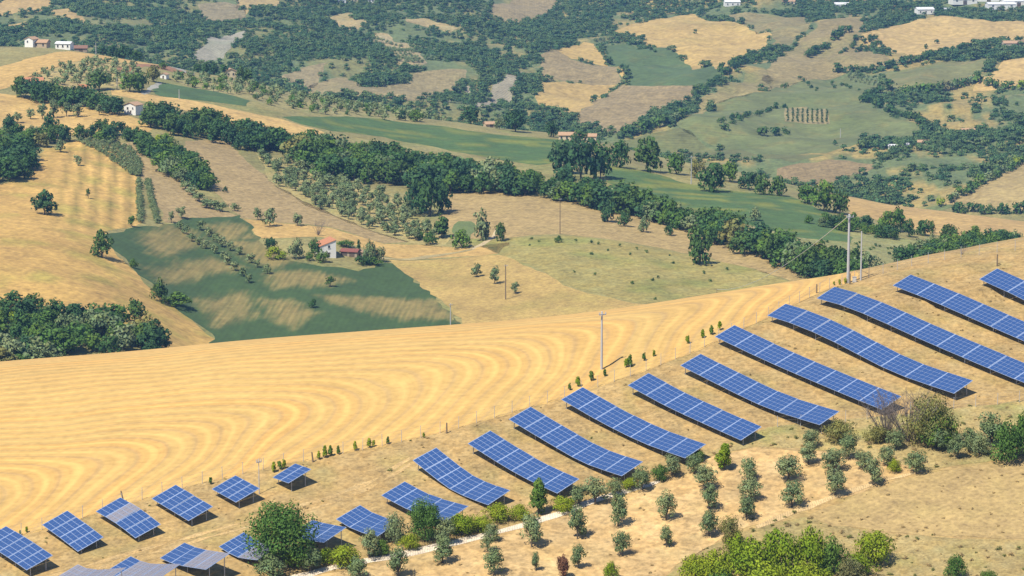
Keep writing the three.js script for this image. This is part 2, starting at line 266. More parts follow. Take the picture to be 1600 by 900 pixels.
// a field: the part of the terrain grid inside a plan outline, lifted a little
function fieldGeometry(poly, lift, tint) {
  let x0 = 1e9, x1 = -1e9, z0 = 1e9, z1 = -1e9; for (const [x, z] of poly) { x0 = Math.min(x0, x); x1 = Math.max(x1, x); z0 = Math.min(z0, z); z1 = Math.max(z1, z); }
  const pos = [], nor = [], uv = [], col = [];
  const clip = (P, ax, az, bx, bz) => { const out = [], side = p => (bx - ax) * (p[1] - az) - (bz - az) * (p[0] - ax); for (let i = 0; i < P.length; i++) { const p = P[i], q = P[(i + 1) % P.length], s = side(p), t = side(q); if (s >= 0) out.push(p); if ((s >= 0) !== (t >= 0)) { const k = s / (s - t); out.push([p[0] + (q[0] - p[0]) * k, p[1] + (q[1] - p[1]) * k]); } } return out; };
  const jA = Math.max(0, ZS.findIndex(Z => Z > -z1) - 1), jB = Math.min(NZ - 2, ZS.findIndex(Z => Z > -z0) < 0 ? NZ - 2 : ZS.findIndex(Z => Z > -z0));
  for (let j = jA; j <= jB; j++) {
    for (let i = 0; i < NU - 1; i++) {
      const xa = Math.min(US[i] * ZS[j], US[i] * ZS[j + 1]), xb = Math.max(US[i + 1] * ZS[j], US[i + 1] * ZS[j + 1]);
      if (xb < x0 || xa > x1) continue;
      const V = [[i, j], [i + 1, j], [i, j + 1], [i + 1, j + 1]].map(([a, b]) => ({ x: US[a] * ZS[b], z: -ZS[b], q: b * NU + a }));
      for (const tri of [[V[0], V[1], V[2]], [V[1], V[3], V[2]]]) {
        // outline clipped to the triangle (plan). orientation: make it counter-clockwise in (x, z)
        let [A, B, C] = tri; if ((B.x - A.x) * (C.z - A.z) - (B.z - A.z) * (C.x - A.x) < 0) [B, C] = [C, B];
        const inn = [A, B, C].map(p => inside(poly, p.x, p.z));
        let pieces = [];
        if (inn[0] && inn[1] && inn[2]) pieces = [[A.x, A.z], [B.x, B.z], [C.x, C.z]];
        else {
          const lo = Math.min(A.x, B.x, C.x), hi = Math.max(A.x, B.x, C.x), zl = Math.min(A.z, B.z, C.z), zh = Math.max(A.z, B.z, C.z);
          let near = inn[0] || inn[1] || inn[2]; if (!near) for (let k = 0, l = poly.length - 1; k < poly.length && !near; l = k++) { const a = poly[k], b = poly[l]; if (Math.max(a[0], b[0]) >= lo && Math.min(a[0], b[0]) <= hi && Math.max(a[1], b[1]) >= zl && Math.min(a[1], b[1]) <= zh) near = true; }
          if (!near) continue;
          let P = clip(poly, A.x, A.z, B.x, B.z); if (P.length) P = clip(P, B.x, B.z, C.x, C.z); if (P.length) P = clip(P, C.x, C.z, A.x, A.z);
          if (P.length < 3) continue;
          if (P.length === 3) pieces = P; else for (const f of THREE.ShapeUtils.triangulateShape(P.map(p => new THREE.Vector2(p[0], p[1])), [])) for (const k of f) pieces.push(P[k]);
        }
        const det = (B.x - A.x) * (C.z - A.z) - (B.z - A.z) * (C.x - A.x);
        for (let k = 0; k < pieces.length; k += 3) {
          let T = [pieces[k], pieces[k + 1], pieces[k + 2]]; const ar = (T[1][0] - T[0][0]) * (T[2][1] - T[0][1]) - (T[1][1] - T[0][1]) * (T[2][0] - T[0][0]);
          if (Math.abs(ar) < 1e-5) continue; if (ar > 0) T = [T[0], T[2], T[1]];
          for (const [x, z] of T) {
            const w1 = ((x - A.x) * (C.z - A.z) - (z - A.z) * (C.x - A.x)) / det, w2 = ((B.x - A.x) * (z - A.z) - (B.z - A.z) * (x - A.x)) / det, w0 = 1 - w1 - w2;
            pos.push(x, w0 * HG[A.q] + w1 * HG[B.q] + w2 * HG[C.q] + lift, z); uv.push(x, z);
            for (let c = 0; c < 3; c++) nor.push(w0 * NG[A.q * 3 + c] + w1 * NG[B.q * 3 + c] + w2 * NG[C.q * 3 + c]);
            col.push(...tint(x, z));
          }
        }
      }
    }
  }
  const g = new THREE.BufferGeometry(); g.setAttribute('position', new THREE.Float32BufferAttribute(pos, 3)); g.setAttribute('normal', new THREE.Float32BufferAttribute(nor, 3)); g.setAttribute('uv', new THREE.Float32BufferAttribute(uv, 2)); g.setAttribute('color', new THREE.Float32BufferAttribute(col, 3));
  return g;
}

// ---------------------------------------------------------------- the ground itself
const jF = ZS.findIndex(Z => Z > 545), jM = ZS.findIndex(Z => Z > 1660);
const turf = fieldMaterial(TEX.grass, [0.36, 0.245, 0.098], 13), scrub = fieldMaterial(TEX.grass, [0.235, 0.205, 0.075], 34), farScrub = fieldMaterial(TEX.grass, [0.165, 0.165, 0.07], 60);
{
  const t1 = mottled(8, 0.16, 0.26, 3), t2 = mottled(40, 0.26, 0.45, 9), t3 = (x, z) => { const n = fbm(x / 95 + 11, z / 120, 4), q = fbm(x / 30, z / 34, 3), k = sstep(0.02, 0.16, n + 0.25 * q) * lerp(0.35, 1, sstep(-120, 160, x)), v = 1 + 0.22 * q; return [v * lerp(0.72, 1.75, k), v * lerp(0.92, 1.35, k), v * lerp(0.8, 1.05, k)]; };
  top(groundMesh(0, jF, turf, t1), 'hillside_ground', 'dry mown grass slope under the solar panel rows', 'ground', null, 'structure');
  top(groundMesh(jF, jM, scrub, t2), 'valley_ground', 'rough grassy valley side between the middle fields', 'ground', null, 'structure');
  top(groundMesh(jM, NZ - 1, farScrub, t3), 'hills', 'hazy scrub covered far hills', 'hills', null, 'structure');
}
const S_ = srgb;
const planPolys = { F: [], M: [], R: [] };
function field(name, layer, label, tex, color, metres, turn, outline, opt = {}) {
  let poly = outline.map(([px, py]) => Array.isArray(px) ? px : hit(px, py, layer));
  const st = layer === 'F' ? 2 : layer === 'M' ? 6 : 14; poly = roughen(poly, st, opt.edge ?? (layer === 'F' ? 0.5 : layer === 'M' ? 1.6 : 5));
  const g = fieldGeometry(poly, (opt.lift ?? 0) * (layer === 'R' ? 0.04 : 0.012) + (layer === 'F' ? 0.012 : layer === 'M' ? 0.02 : 0.06), opt.tint || mottled(layer === 'F' ? 8 : layer === 'M' ? 26 : 60, opt.mottle ?? 0.22, opt.green ?? 0.15, outline[0][0] * 0.13));
  planPolys[layer].push({ poly, open: opt.open });
  const hue = layer === 'M' ? [0.97, 0.97, 0.84] : layer === 'R' ? [0.9, 0.93, 0.74] : [1, 1, 1];
  const mat = opt.material || fieldMaterial(TEX[tex], color.map((c, i) => c * hue[i]), metres, turn);
  return top(new THREE.Mesh(g, mat), name, label, opt.category || 'field', null, 'structure');
}
// sunlit colours as read from the picture, turned into the colour of the matter itself
const alb = (r, g, b, k = 0.62) => { const c = S_(r, g, b); return [c[0] * k, c[1] * k, c[2] * k]; };

// ---- near hill
const FENCE = [[-260, 905], [-120, 872], [0, 846], [90, 822], [200, 787], [330, 752], [500, 716], [700, 674], [890, 619], [1000, 583], [1120, 533], [1200, 497], [1300, 450], [1340, 438], [1420, 417], [1500, 402], [1600, 390], [1700, 380]];
const fencePlan = FENCE.map(([a, b]) => hit(a, b, 'F'));
const segDist = (line, x, z) => { let m = 1e9; for (let i = 0; i < line.length - 1; i++) { const [a, b] = line[i], [c, d] = line[i + 1], t = clamp(((x - a) * (c - a) + (z - b) * (d - b)) / ((c - a) ** 2 + (d - b) ** 2), 0, 1); m = Math.min(m, Math.hypot(x - a - (c - a) * t, z - b - (d - b) * t)); } return m; };
{
  const crestPlan = []; for (let px = -300; px <= 1345; px += 60) { const u = ray(px, 500)[0], Z = crestAt(u).Zc + 6; crestPlan.push([u * Z, -Z]); }
  const poly = [...fencePlan.slice(0, 14)]; for (let px = 1330; px >= -400; px -= 80) { const u = ray(px, 500)[0], Z = crestAt(u).Zc + 62; poly.push([u * Z, -Z]); }
  // harvest swaths: passes of the combine that follow the edges of the field and turn round at its narrow end
  const tip = fencePlan[13], X0 = -125, X1 = 75, Z0 = -462, Z1 = -334, A = tileFbm(16, 900, 5), B = tileFbm(224, 905, 2);
  const t = makeTexture(1600, 1024, (a, b) => {
    const x = lerp(X0, X1, a), z = lerp(Z0, Z1, b), w = 2.4 * fbm(x / 48, z / 48, 2) + 0.06 * fbm(x / 5, z / 5, 2);
    const d2 = segDist(crestPlan, x, z) + 2, d1 = 0.72 * -(0.93 * (x - tip[0]) + 0.37 * (z - tip[1])) + 3, k = 5.5, dm = -k * Math.log(Math.exp(-d1 / k) + Math.exp(-d2 / k)) + w + 30;
    const s = dm / 2.15, f = s - Math.floor(s), id = Math.floor(s), h = Math.abs((Math.sin(id * 127.1) * 43758.5) % 1);
    const line = Math.exp(-(((f - 0.5) / 0.13) ** 2)), edge = Math.exp(-((Math.min(f, 1 - f) / 0.09) ** 2)), rut = Math.exp(-(((f - 0.32) / 0.04) ** 2)) + Math.exp(-(((f - 0.68) / 0.04) ** 2));
    const g = A(a, b) - 0.5, q = B(a, b) - 0.5, streak = fbm(dm / 0.3, (x + z) / 60, 2), wear = fbm(x / 30 + 4, z / 30, 2), on = 0.9 + 0.4 * wear;
    const v = 0.56 + (0.09 + 0.06 * h) * line * on - 0.085 * edge * on - 0.02 * rut * on + 0.04 * streak + 0.05 * g + 0.17 * q;
    const red = 0.04 * g + 0.05 * wear + 0.14 * (h - 0.5);
    return [v * (1 + red * 0.2), v * (0.985 - red * 0.35 + 0.02 * edge), v * (0.95 - red * 0.9 + 0.2 * edge)];
  }, false);
  const m = new THREE.MeshStandardMaterial({ map: t, roughness: 0.95, vertexColors: true }), av = t.userData.avg, c = [0.52, 0.33, 0.108];
  m.color.setRGB(c[0] / av[0], c[1] / av[1], c[2] / av[2]);
  const f = field('stubble_field', 'F', 'golden harvested stubble field with curving combine tracks beyond the solar farm fence', '', 0, 0, 0, poly.map(p => [p]), { material: m, edge: 0.3, tint: mottled(16, 0.07, 0.0, 2) });
  const uv = f.geometry.attributes.uv; for (let i = 0; i < uv.count; i++) uv.setXY(i, (uv.getX(i) - X0) / (X1 - X0), (uv.getY(i) - Z0) / (Z1 - Z0));
}
field('orchard_field', 'F', 'pale dry soil of the olive orchard below the white track', 'grass', [0.475, 0.32, 0.14], 18, 0.4, [[380, 935], [480, 902], [620, 872], [760, 838], [890, 796], [1000, 768], [1050, 745], [1100, 716], [1180, 700], [1290, 706], [1400, 720], [1445, 735], [1400, 748], [1330, 775], [1240, 800], [1150, 830], [1060, 880], [1000, 940]], { mottle: 0.2, green: 0.1 });
field('stubble_field', 'F', 'fallow tan field in the bottom right corner below the shrubs', 'stubble', [0.365, 0.26, 0.108], 14, 0.9, [[1260, 806], [1330, 777], [1420, 748], [1520, 728], [1600, 716], [1800, 690], [1800, 850], [1600, 842], [1480, 838], [1390, 832], [1300, 822]], { mottle: 0.1, green: 0.08, lift: 1 });
field('grass_verge', 'F', 'rough yellow green grass at the bottom right edge', 'grass', [0.31, 0.235, 0.095], 9, 0, [[1000, 950], [1060, 882], [1150, 832], [1260, 808], [1390, 834], [1480, 840], [1600, 845], [1800, 852], [1800, 960]], { mottle: 0.2, green: 0.35, category: 'grass' });
field('grass_verge', 'F', 'weedy strip of greenish grass between panels and orchard', 'grass', [0.33, 0.25, 0.10], 8, 0, [[1090, 715], [1140, 690], [1200, 668], [1290, 660], [1380, 650], [1480, 640], [1600, 626], [1800, 610], [1800, 688], [1600, 712], [1520, 724], [1440, 736], [1380, 718], [1290, 704], [1180, 698]], { mottle: 0.3, green: 0.6, category: 'grass', lift: 1 });
{ // pale track along the lower side of the solar farm
  const a = [[420, 914], [500, 892], [560, 879], [620, 868], [700, 851], [760, 836], [830, 817], [890, 796], [940, 778], [990, 764], [1030, 752]], w = [7, 8, 8, 9, 8, 8, 8, 9, 8, 6, 3];
  field('dirt_track', 'F', 'pale gravel track running beside the olive orchard', 'clay', [0.62, 0.52, 0.40], 5, 0, [...a.map(([x, y], i) => [x, y - w[i] * 0.5]), ...a.map(([x, y], i) => [x + 2, y + w[i] * 0.5]).reverse()], { lift: 2, mottle: 0.15, green: 0, category: 'track', edge: 0.35 });
}
for (const [k, what] of [[0, 'upper'], [9, 'lower']]) { const a = [[40, 912], [150, 880], [250, 852], [350, 824], [430, 802], [520, 776], [580, 752], [640, 716]]; field('worn_track', 'F', `${what} rut of the worn track between the upper and lower solar tables`, 'grass', [0.43, 0.295, 0.125], 7, 0, [...a.map(([x, y]) => [x, y + k - 1.6]), ...a.map(([x, y]) => [x + 2, y + k + 1.6]).reverse()], { lift: 0.4, mottle: 0.2, green: 0, category: 'track', edge: 0.7 }); }
field('dirt_track', 'F', 'pale bank edge between the orchard and the fallow field', 'clay', [0.49, 0.35, 0.17], 5, 0, [[1180, 822], [1240, 796], [1300, 774], [1356, 756], [1410, 742], [1440, 735], [1442, 738], [1412, 746], [1358, 761], [1302, 780], [1242, 802], [1184, 826]], { lift: 2, mottle: 0.2, green: 0, category: 'track', edge: 0.6 });
// ---- middle slope
const GOLD = [0.45, 0.285, 0.095], BROWN = [0.31, 0.225, 0.115];
const stripedTint = (() => { // mowing stripes on the upper right part of the field
  const base = mottled(24, 0.2, 0.6, 7), A = hit(165, 345, 'M'), B = hit(172, 262, 'M'), L = Math.hypot(B[0] - A[0], B[1] - A[1]), nx = (B[1] - A[1]) / L, nz = -(B[0] - A[0]) / L;
  return (x, z) => { const b = base(x, z), d = (x - A[0]) * nx + (z - A[1]) * nz, along = ((x - A[0]) * -nz + (z - A[1]) * nx) / L, on = sstep(-34, -16, -Math.abs(d) - 4) * sstep(-0.5, 0.1, along), s = Math.sin(d / 6.4 * 6.283 + 1.2 * fbm(x / 30, z / 30, 2)), k = 1 + 0.30 * on * s * s * Math.sign(s), g = 0.25 * on * Math.max(0, -s); return [b[0] * k * (1 - g * 0.3), b[1] * k, b[2] * k * (1 - g * 0.2)]; };
})();
field('stubble_field', 'M', 'striped golden stubble field around the lone round tree', 'stubble', GOLD, 44, 0.12, [[-160, 300], [0, 288], [50, 275], [66, 232], [130, 216], [175, 232], [206, 262], [216, 292], [222, 348], [165, 362], [178, 392], [205, 420], [240, 455], [300, 500], [336, 530], [330, 560], [240, 565], [215, 520], [150, 512], [60, 500], [0, 500], [-160, 500]], { tint: stripedTint });
field('ploughed_field', 'M', 'narrow brown ploughed strip between the vine rows and the dark copse', 'plough', BROWN, 40, -0.5, [[180, 224], [222, 222], [235, 250], [290, 292], [340, 328], [385, 340], [300, 346], [258, 348], [238, 300], [212, 262]], { mottle: 0.1, green: 0 });
field('ploughed_field', 'M', 'brown ploughed field between the copse and the olive grove', 'plough', BROWN, 40, -0.5, [[290, 220], [348, 216], [380, 245], [430, 290], [490, 322], [560, 352], [640, 378], [600, 380], [520, 356], [440, 348], [380, 340], [338, 302], [318, 270], [290, 240]], { mottle: 0.12, green: 0 });
field('stubble_field', 'M', 'golden strip of stubble above the white farmhouse', 'stubble', [0.45, 0.295, 0.115], 40, 1.3, [[380, 341], [440, 349], [520, 357], [600, 381], [660, 382], [720, 388], [800, 378], [780, 396], [700, 402], [620, 404], [590, 398], [560, 384], [500, 370], [440, 372], [400, 372]], { mottle: 0.14, green: 0.1 });
{
  const tan = [[[218, 372], [262, 352], [300, 360], [320, 378], [290, 392], [240, 398]], [[230, 420], [330, 402], [380, 418], [330, 428], [250, 440]], [[310, 468], [380, 455], [400, 490], [345, 512]], [[418, 428], [470, 422], [545, 436], [510, 446], [430, 452]], [[410, 468], [455, 472], [495, 488], [460, 512], [430, 500]], [[500, 462], [600, 465], [680, 470], [720, 500], [640, 498], [560, 485]], [[320, 352], [372, 348], [392, 372], [350, 376]], [[345, 375], [420, 378], [470, 408], [420, 420], [380, 400]]].map(p => p.map(([a, b]) => hit(a, b, 'M')));
  const edges = [[163, 366], [206, 356], [270, 350], [300, 340], [375, 336], [392, 350], [404, 376], [440, 402], [480, 412], [560, 424], [600, 410], [630, 414], [670, 455], [720, 505], [725, 530], [500, 545], [330, 556], [336, 530], [300, 500], [245, 455], [212, 424], [182, 394]], P = edges.map(([a, b]) => hit(a, b, 'M'));
  const X0 = Math.min(...P.map(q => q[0])) - 8, X1 = Math.max(...P.map(q => q[0])) + 8, Z0 = Math.min(...P.map(q => q[1])) - 8, Z1 = Math.max(...P.map(q => q[1])) + 8, ca = hit(392, 455, 'M'), cb = hit(352, 512, 'M'), cl = Math.hypot(cb[0] - ca[0], cb[1] - ca[1]), sx = (cb[0] - ca[0]) / cl, sz = (cb[1] - ca[1]) / cl, B = tileFbm(96, 333, 3);
  const t = makeTexture(768, 1024, (a, b) => {
    const x = lerp(X0, X1, a), z = lerp(Z0, Z1, b), along = x * sx + z * sz, across = -x * sz + z * sx, q = B(a, b) - 0.5;
    const row = Math.sin(across / 1.9 * 6.283 + 1.5 * fbm(x / 20, z / 20, 2)), st = fbm(across / 2.6, along / 40, 3), n = fbm(across / 11, along / 26, 3);
    let d = -60; for (const p of tan) { let m = 1e9; for (let i = 0, j = p.length - 1; i < p.length; j = i++) m = Math.min(m, segDist([p[i], p[j]], x, z)); d = Math.max(d, inside(p, x, z) ? m : -m); }
    const k = clamp(sstep(-5, 5, d + 4 * n + 2.4 * st) * (0.72 + 0.3 * st), 0, 1), v = 1 + 0.14 * n + 0.05 * row + 0.06 * st + 0.5 * q;
    return [v * lerp(0.040, 0.26, k), v * lerp(0.078, 0.195, k), v * lerp(0.021, 0.066, k)];
  }, false), m = new THREE.MeshStandardMaterial({ map: t, roughness: 0.95, vertexColors: true });
  const f = field('meadow', 'M', 'dark green meadow with tan streaks below the white farmhouse', '', 0, 0, 0, edges, { material: m, tint: () => [1, 1, 1], lift: 1, edge: 3 });
  const uv = f.geometry.attributes.uv; for (let i = 0; i < uv.count; i++) uv.setXY(i, (uv.getX(i) - X0) / (X1 - X0), (uv.getY(i) - Z0) / (Z1 - Z0));
}
field('hay_field', 'M', 'tan field with diagonal mowing streaks right of the dark meadow', 'stubble', [0.38, 0.265, 0.10], 26, -0.75, [[608, 406], [700, 404], [780, 398], [830, 418], [880, 446], [990, 474], [1050, 480], [1000, 500], [730, 530], [722, 505], [672, 455]], { mottle: 0.16, green: 0.25, lift: 2 });
field('stubble_field', 'M', 'pale tan field below the long hedgerow', 'plough', [0.34, 0.245, 0.115], 44, 0.3, [[696, 296], [780, 300], [860, 308], [950, 326], [1050, 352], [1150, 388], [1230, 412], [1300, 436], [1330, 470], [1260, 448], [1180, 420], [1090, 398], [980, 378], [880, 366], [790, 372], [720, 372], [690, 342]], { mottle: 0.1, green: 0.06 });
field('pasture', 'M', 'yellow green pasture dotted with shrubs behind the stubble crest', 'grass', [0.28, 0.235, 0.085], 30, 0, [[720, 374], [790, 374], [880, 368], [980, 380], [1090, 400], [1180, 422], [1270, 452], [1300, 500], [1000, 505], [1045, 480], [985, 472], [882, 444], [832, 416], [782, 397]], { mottle: 0.22, green: 0.55 });
{
  const strip = (a, b, seed) => (x, z) => { const s = fbm(x / 60 + seed, z / 9, 3), n = fbm(x / 20, z / 20, 3), k = sstep(0.08, 0.32, s); return [lerp(1, a, k) * (1 + 0.15 * n), lerp(1, b, k) * (1 + 0.15 * n), 1 + 0.15 * n]; };
  field('crop_field', 'M', 'long green crop field on the ridge in front of the cream farmhouse', 'crop', [0.062, 0.118, 0.036], 40, 0, [[440, 183], [520, 182], [600, 186], [680, 196], [760, 208], [840, 216], [905, 222], [900, 250], [840, 258], [760, 246], [690, 232], [600, 214], [520, 205], [470, 194]], { tint: strip(2.3, 1.45, 0), lift: 2 });
  field('crop_field', 'M', 'green striped crop field below the tall ridge trees', 'crop', [0.066, 0.122, 0.038], 40, 0, [[945, 258], [1010, 268], [1080, 288], [1160, 300], [1230, 306], [1330, 346], [1330, 380], [1240, 370], [1150, 345], [1060, 322], [990, 300], [950, 286]], { tint: strip(2.6, 1.55, 8), lift: 2 });
}
field('crop_field', 'M', 'narrow dark green crop strip beside the reddish bank', 'crop', [0.06, 0.11, 0.04], 30, 0, [[232, 136], [262, 130], [330, 142], [392, 158], [385, 166], [300, 156], [250, 150]], { lift: 2 });
field('stubble_field', 'M', 'golden stubble on the top left ridge below the white houses', 'stubble', [0.48, 0.315, 0.12], 50, 0.2, [[-160, 120], [0, 104], [60, 88], [105, 80], [170, 85], [225, 95], [270, 104], [200, 99], [140, 93], [110, 98], [60, 118], [0, 140], [-160, 170]], { mottle: 0.1, green: 0.05 });
field('stubble_field', 'M', 'golden field with scattered olives under the small white house', 'stubble', [0.47, 0.31, 0.12], 50, 0.9, [[-160, 165], [0, 146], [50, 152], [110, 158], [170, 172], [205, 182], [236, 196], [232, 210], [150, 206], [90, 214], [20, 200], [-160, 210]], { mottle: 0.14, green: 0.1 });
field('stubble_field', 'M', 'thin golden stubble strip above the tree line and green crop', 'stubble', [0.49, 0.33, 0.135], 50, 0.9, [[172, 140], [235, 148], [300, 157], [380, 174], [440, 186], [505, 206], [520, 212], [440, 210], [360, 192], [300, 176], [235, 160], [175, 148]], { mottle: 0.1, green: 0.05, lift: 1 });
field('orchard_field', 'M', 'dry ground under the ridge olive grove', 'grass', [0.36, 0.28, 0.13], 30, 0, [[40, 122], [110, 98], [150, 95], [215, 101], [222, 118], [180, 136], [110, 138], [60, 134]], { mottle: 0.15, green: 0.3, open: true });
field('orchard_field', 'M', 'dry ground under the long olive band along the ridge', 'grass', [0.27, 0.235, 0.11], 30, 0, [[258, 117], [330, 120], [420, 138], [520, 158], [640, 172], [705, 188], [640, 190], [520, 182], [400, 160], [300, 138]], { mottle: 0.2, green: 0.5, open: true });
field('orchard_field', 'M', 'dry grassy ground of the olive grove on the slope', 'grass', [0.33, 0.27, 0.12], 24, 0, [[400, 240], [470, 255], [560, 290], [640, 318], [705, 372], [690, 386], [640, 380], [570, 358], [490, 326], [430, 292]], { mottle: 0.2, green: 0.4, open: true });
field('bare_bank', 'M', 'reddish bare earth bank beside the ridge olive grove', 'plough', [0.30, 0.15, 0.085], 20, 0, [[172, 112], [222, 100], [262, 100], [300, 116], [268, 112], [232, 104], [196, 116]], { lift: 3, category: 'bank' });
field('pasture', 'M', 'pale olive pasture with dark shrubs behind the tall pole', 'grass', [0.25, 0.24, 0.105], 30, 0, [[1170, 330], [1250, 345], [1330, 352], [1430, 376], [1470, 392], [1420, 420], [1330, 440], [1280, 420], [1230, 394]], { mottle: 0.15, green: 0.35, lift: 1 });
field('stubble_field', 'M', 'golden stubble field on the spur above the right hedgerow', 'stubble', [0.43, 0.285, 0.12], 50, 0.4, [[1318, 306], [1420, 318], [1520, 332], [1620, 348], [1800, 372], [1800, 400], [1620, 372], [1520, 372], [1450, 366], [1380, 345], [1325, 336]], { mottle: 0.08, green: 0.04 });
field('dirt_track', 'M', 'thin curving dirt track below the olive grove', 'clay', [0.45, 0.36, 0.24], 8, 0, [[735, 388], [752, 380], [768, 370], [775, 358], [779, 358], [773, 371], [757, 383], [738, 391]], { lift: 3, green: 0, category: 'track' });
field('lane', 'M', 'short grey lane curving over the ridge by the reddish bank', 'clay', [0.30, 0.29, 0.28], 8, 0, [[220, 146], [234, 136], [250, 128], [254, 130], [240, 139], [226, 148]], { lift: 4, green: 0, category: 'road' });
field('lane', 'M', 'grey lane dropping over the ridge toward the cream house', 'clay', [0.30, 0.29, 0.28], 8, 0, [[262, 100], [282, 103], [302, 114], [306, 118], [296, 118], [276, 108]], { lift: 4, green: 0, category: 'road' });
field('dirt_track', 'M', 'faint farm track from the farmhouse to the dirt track', 'clay', [0.33, 0.27, 0.15], 8, 0, [[596, 402], [640, 404], [690, 397], [738, 388], [738, 391], [690, 400], [640, 407], [596, 405]], { lift: 5, green: 0, category: 'track' });
field('lawn', 'M', 'small bright green lawn patch beside the curving dirt track', 'grass', [0.12, 0.16, 0.06], 12, 0, [[706, 362], [716, 346], [736, 346], [742, 362], [730, 376], [708, 378]], { lift: 6, green: 0, mottle: 0.1, category: 'lawn' });
// ---- far hills
field('stubble_field', 'R', 'grey fallow field on the far patchwork knoll', 'plough', [0.27, 0.20, 0.115], 90, 0.2, [[842, 88], [870, 78], [890, 92], [940, 104], [978, 130], [900, 129], [846, 128]], { mottle: 0.07, green: 0 });
field('stubble_field', 'R', 'bright gold wedge on the far patchwork knoll', 'stubble', [0.47, 0.315, 0.13], 90, 0.2, [[870, 78], [912, 67], [928, 70], [950, 98], [980, 131], [940, 104], [892, 92]], { mottle: 0.08, green: 0, lift: 1 });
field('stubble_field', 'R', 'lower gold field of the far patchwork knoll', 'stubble', [0.43, 0.29, 0.125], 90, 0.2, [[848, 129], [900, 130], [968, 133], [950, 145], [902, 182], [874, 176], [840, 162]], { mottle: 0.1, green: 0.05, lift: 1 });
field('stubble_field', 'R', 'large grey fallow field below the far green field', 'plough', [0.28, 0.205, 0.12], 90, 0.2, [[968, 134], [1030, 134], [1088, 132], [1082, 150], [1040, 172], [975, 206], [900, 204], [902, 183], [950, 146]], { mottle: 0.06, green: 0 });
field('crop_field', 'R', 'green field among gold stubble on the far hill', 'crop', [0.085, 0.125, 0.05], 90, 0.4, [[930, 71], [985, 70], [1060, 88], [1128, 116], [1098, 132], [1040, 134], [982, 133]], { mottle: 0.2, green: 0, lift: 1 });
field('stubble_field', 'R', 'bowl shaped golden field high on the far hill', 'stubble', [0.46, 0.31, 0.13], 100, 0.8, [[960, 46], [1020, 32], [1080, 21], [1125, 34], [1170, 42], [1206, 55], [1200, 78], [1150, 92], [1128, 112], [1060, 87], [1010, 70], [985, 58]], { mottle: 0.14, green: 0.2 });
field('stubble_field', 'R', 'long golden field on the far right hilltop', 'stubble', [0.47, 0.32, 0.15], 100, 0.3, [[1345, 55], [1385, 42], [1430, 30], [1480, 25], [1560, 34], [1640, 42], [1800, 40], [1800, 66], [1640, 62], [1540, 68], [1470, 84], [1420, 88], [1360, 76]], { mottle: 0.1, green: 0.05 });
field('stubble_field', 'R', 'golden field on the right edge of the far hills', 'stubble', [0.49, 0.33, 0.155], 100, 0.3, [[1528, 128], [1560, 106], [1600, 86], [1700, 60], [1800, 50], [1800, 130], [1640, 132], [1580, 138], [1520, 144]], { mottle: 0.08, green: 0.03 });
field('ploughed_field', 'R', 'brown ploughed mound in the far wooded valley', 'plough', [0.25, 0.175, 0.10], 70, 0, [[1214, 264], [1250, 254], [1295, 249], [1340, 254], [1372, 259], [1355, 268], [1300, 284], [1250, 288], [1222, 280]], { mottle: 0.08, green: 0.05 });
field('stubble_field', 'R', 'tan slope of the right spur above the wooded valley', 'stubble', [0.36, 0.26, 0.13], 70, 0.6, [[1472, 320], [1530, 290], [1600, 254], [1700, 226], [1800, 210], [1800, 345], [1600, 335], [1540, 326]], { mottle: 0.14, green: 0.15 });
field('fallow_field', 'R', 'tan valley floor field beyond the ridge', 'plough', [0.27, 0.21, 0.12], 80, 0, [[470, 140], [540, 122], [560, 134], [640, 128], [650, 112], [728, 108], [728, 122], [695, 150], [640, 160], [560, 150], [480, 148]], { mottle: 0.12, green: 0.15 });
field('fallow_field', 'R', 'small tan field in the far valley left of centre', 'plough', [0.28, 0.22, 0.135], 80, 0, [[436, 124], [470, 106], [512, 97], [506, 110], [492, 136], [456, 136]], { mottle: 0.08, green: 0 });
field('pasture', 'R', 'wide green pasture with a square olive plot on the far right slope', 'crop', [0.15, 0.165, 0.07], 90, 0.1, [[1060, 196], [1120, 160], [1200, 142], [1260, 125], [1330, 117], [1378, 122], [1384, 150], [1355, 160], [1370, 175], [1420, 190], [1446, 210], [1400, 222], [1290, 240], [1180, 238], [1090, 216]], { mottle: 0.22, green: 0.2 });
field('fallow_field', 'R', 'ochre slope between the far green field and the pasture', 'plough', [0.27, 0.215, 0.105], 80, 0.5, [[1092, 156], [1130, 132], [1180, 112], [1200, 108], [1206, 138], [1150, 152], [1110, 164], [1070, 186]], { mottle: 0.2, green: 0.5 });
field('pasture', 'R', 'dull green slope under the wide far pasture', 'crop', [0.15, 0.15, 0.065], 80, 0.2, [[940, 222], [1000, 212], [1060, 200], [1090, 218], [1180, 240], [1290, 242], [1240, 252], [1160, 250], [1080, 244], [1000, 236]], { mottle: 0.2, green: 0.4 });
field('fallow_field', 'R', 'scrubby tan top slope right of the bowl shaped field', 'grass', [0.25, 0.20, 0.10], 80, 0.2, [[1130, 26], [1200, 22], [1262, 26], [1262, 46], [1226, 78], [1208, 84], [1206, 55], [1170, 42]], { mottle: 0.25, green: 0.5 });
field('fallow_field', 'R', 'brownish fallow slopes under the far olive plot', 'plough', [0.27, 0.205, 0.105], 80, 0.5, [[1196, 108], [1225, 84], [1270, 48], [1330, 22], [1352, 36], [1342, 70], [1392, 92], [1440, 86], [1420, 98], [1330, 112], [1260, 122], [1205, 138]], { mottle: 0.2, green: 0.3 });
field('pasture', 'R', 'olive coloured slope below the long golden hilltop field', 'crop', [0.19, 0.18, 0.08], 80, 0.2, [[1380, 118], [1440, 104], [1500, 96], [1560, 92], [1595, 84], [1530, 118], [1470, 140], [1410, 148], [1384, 146]], { mottle: 0.2, green: 0.4 });
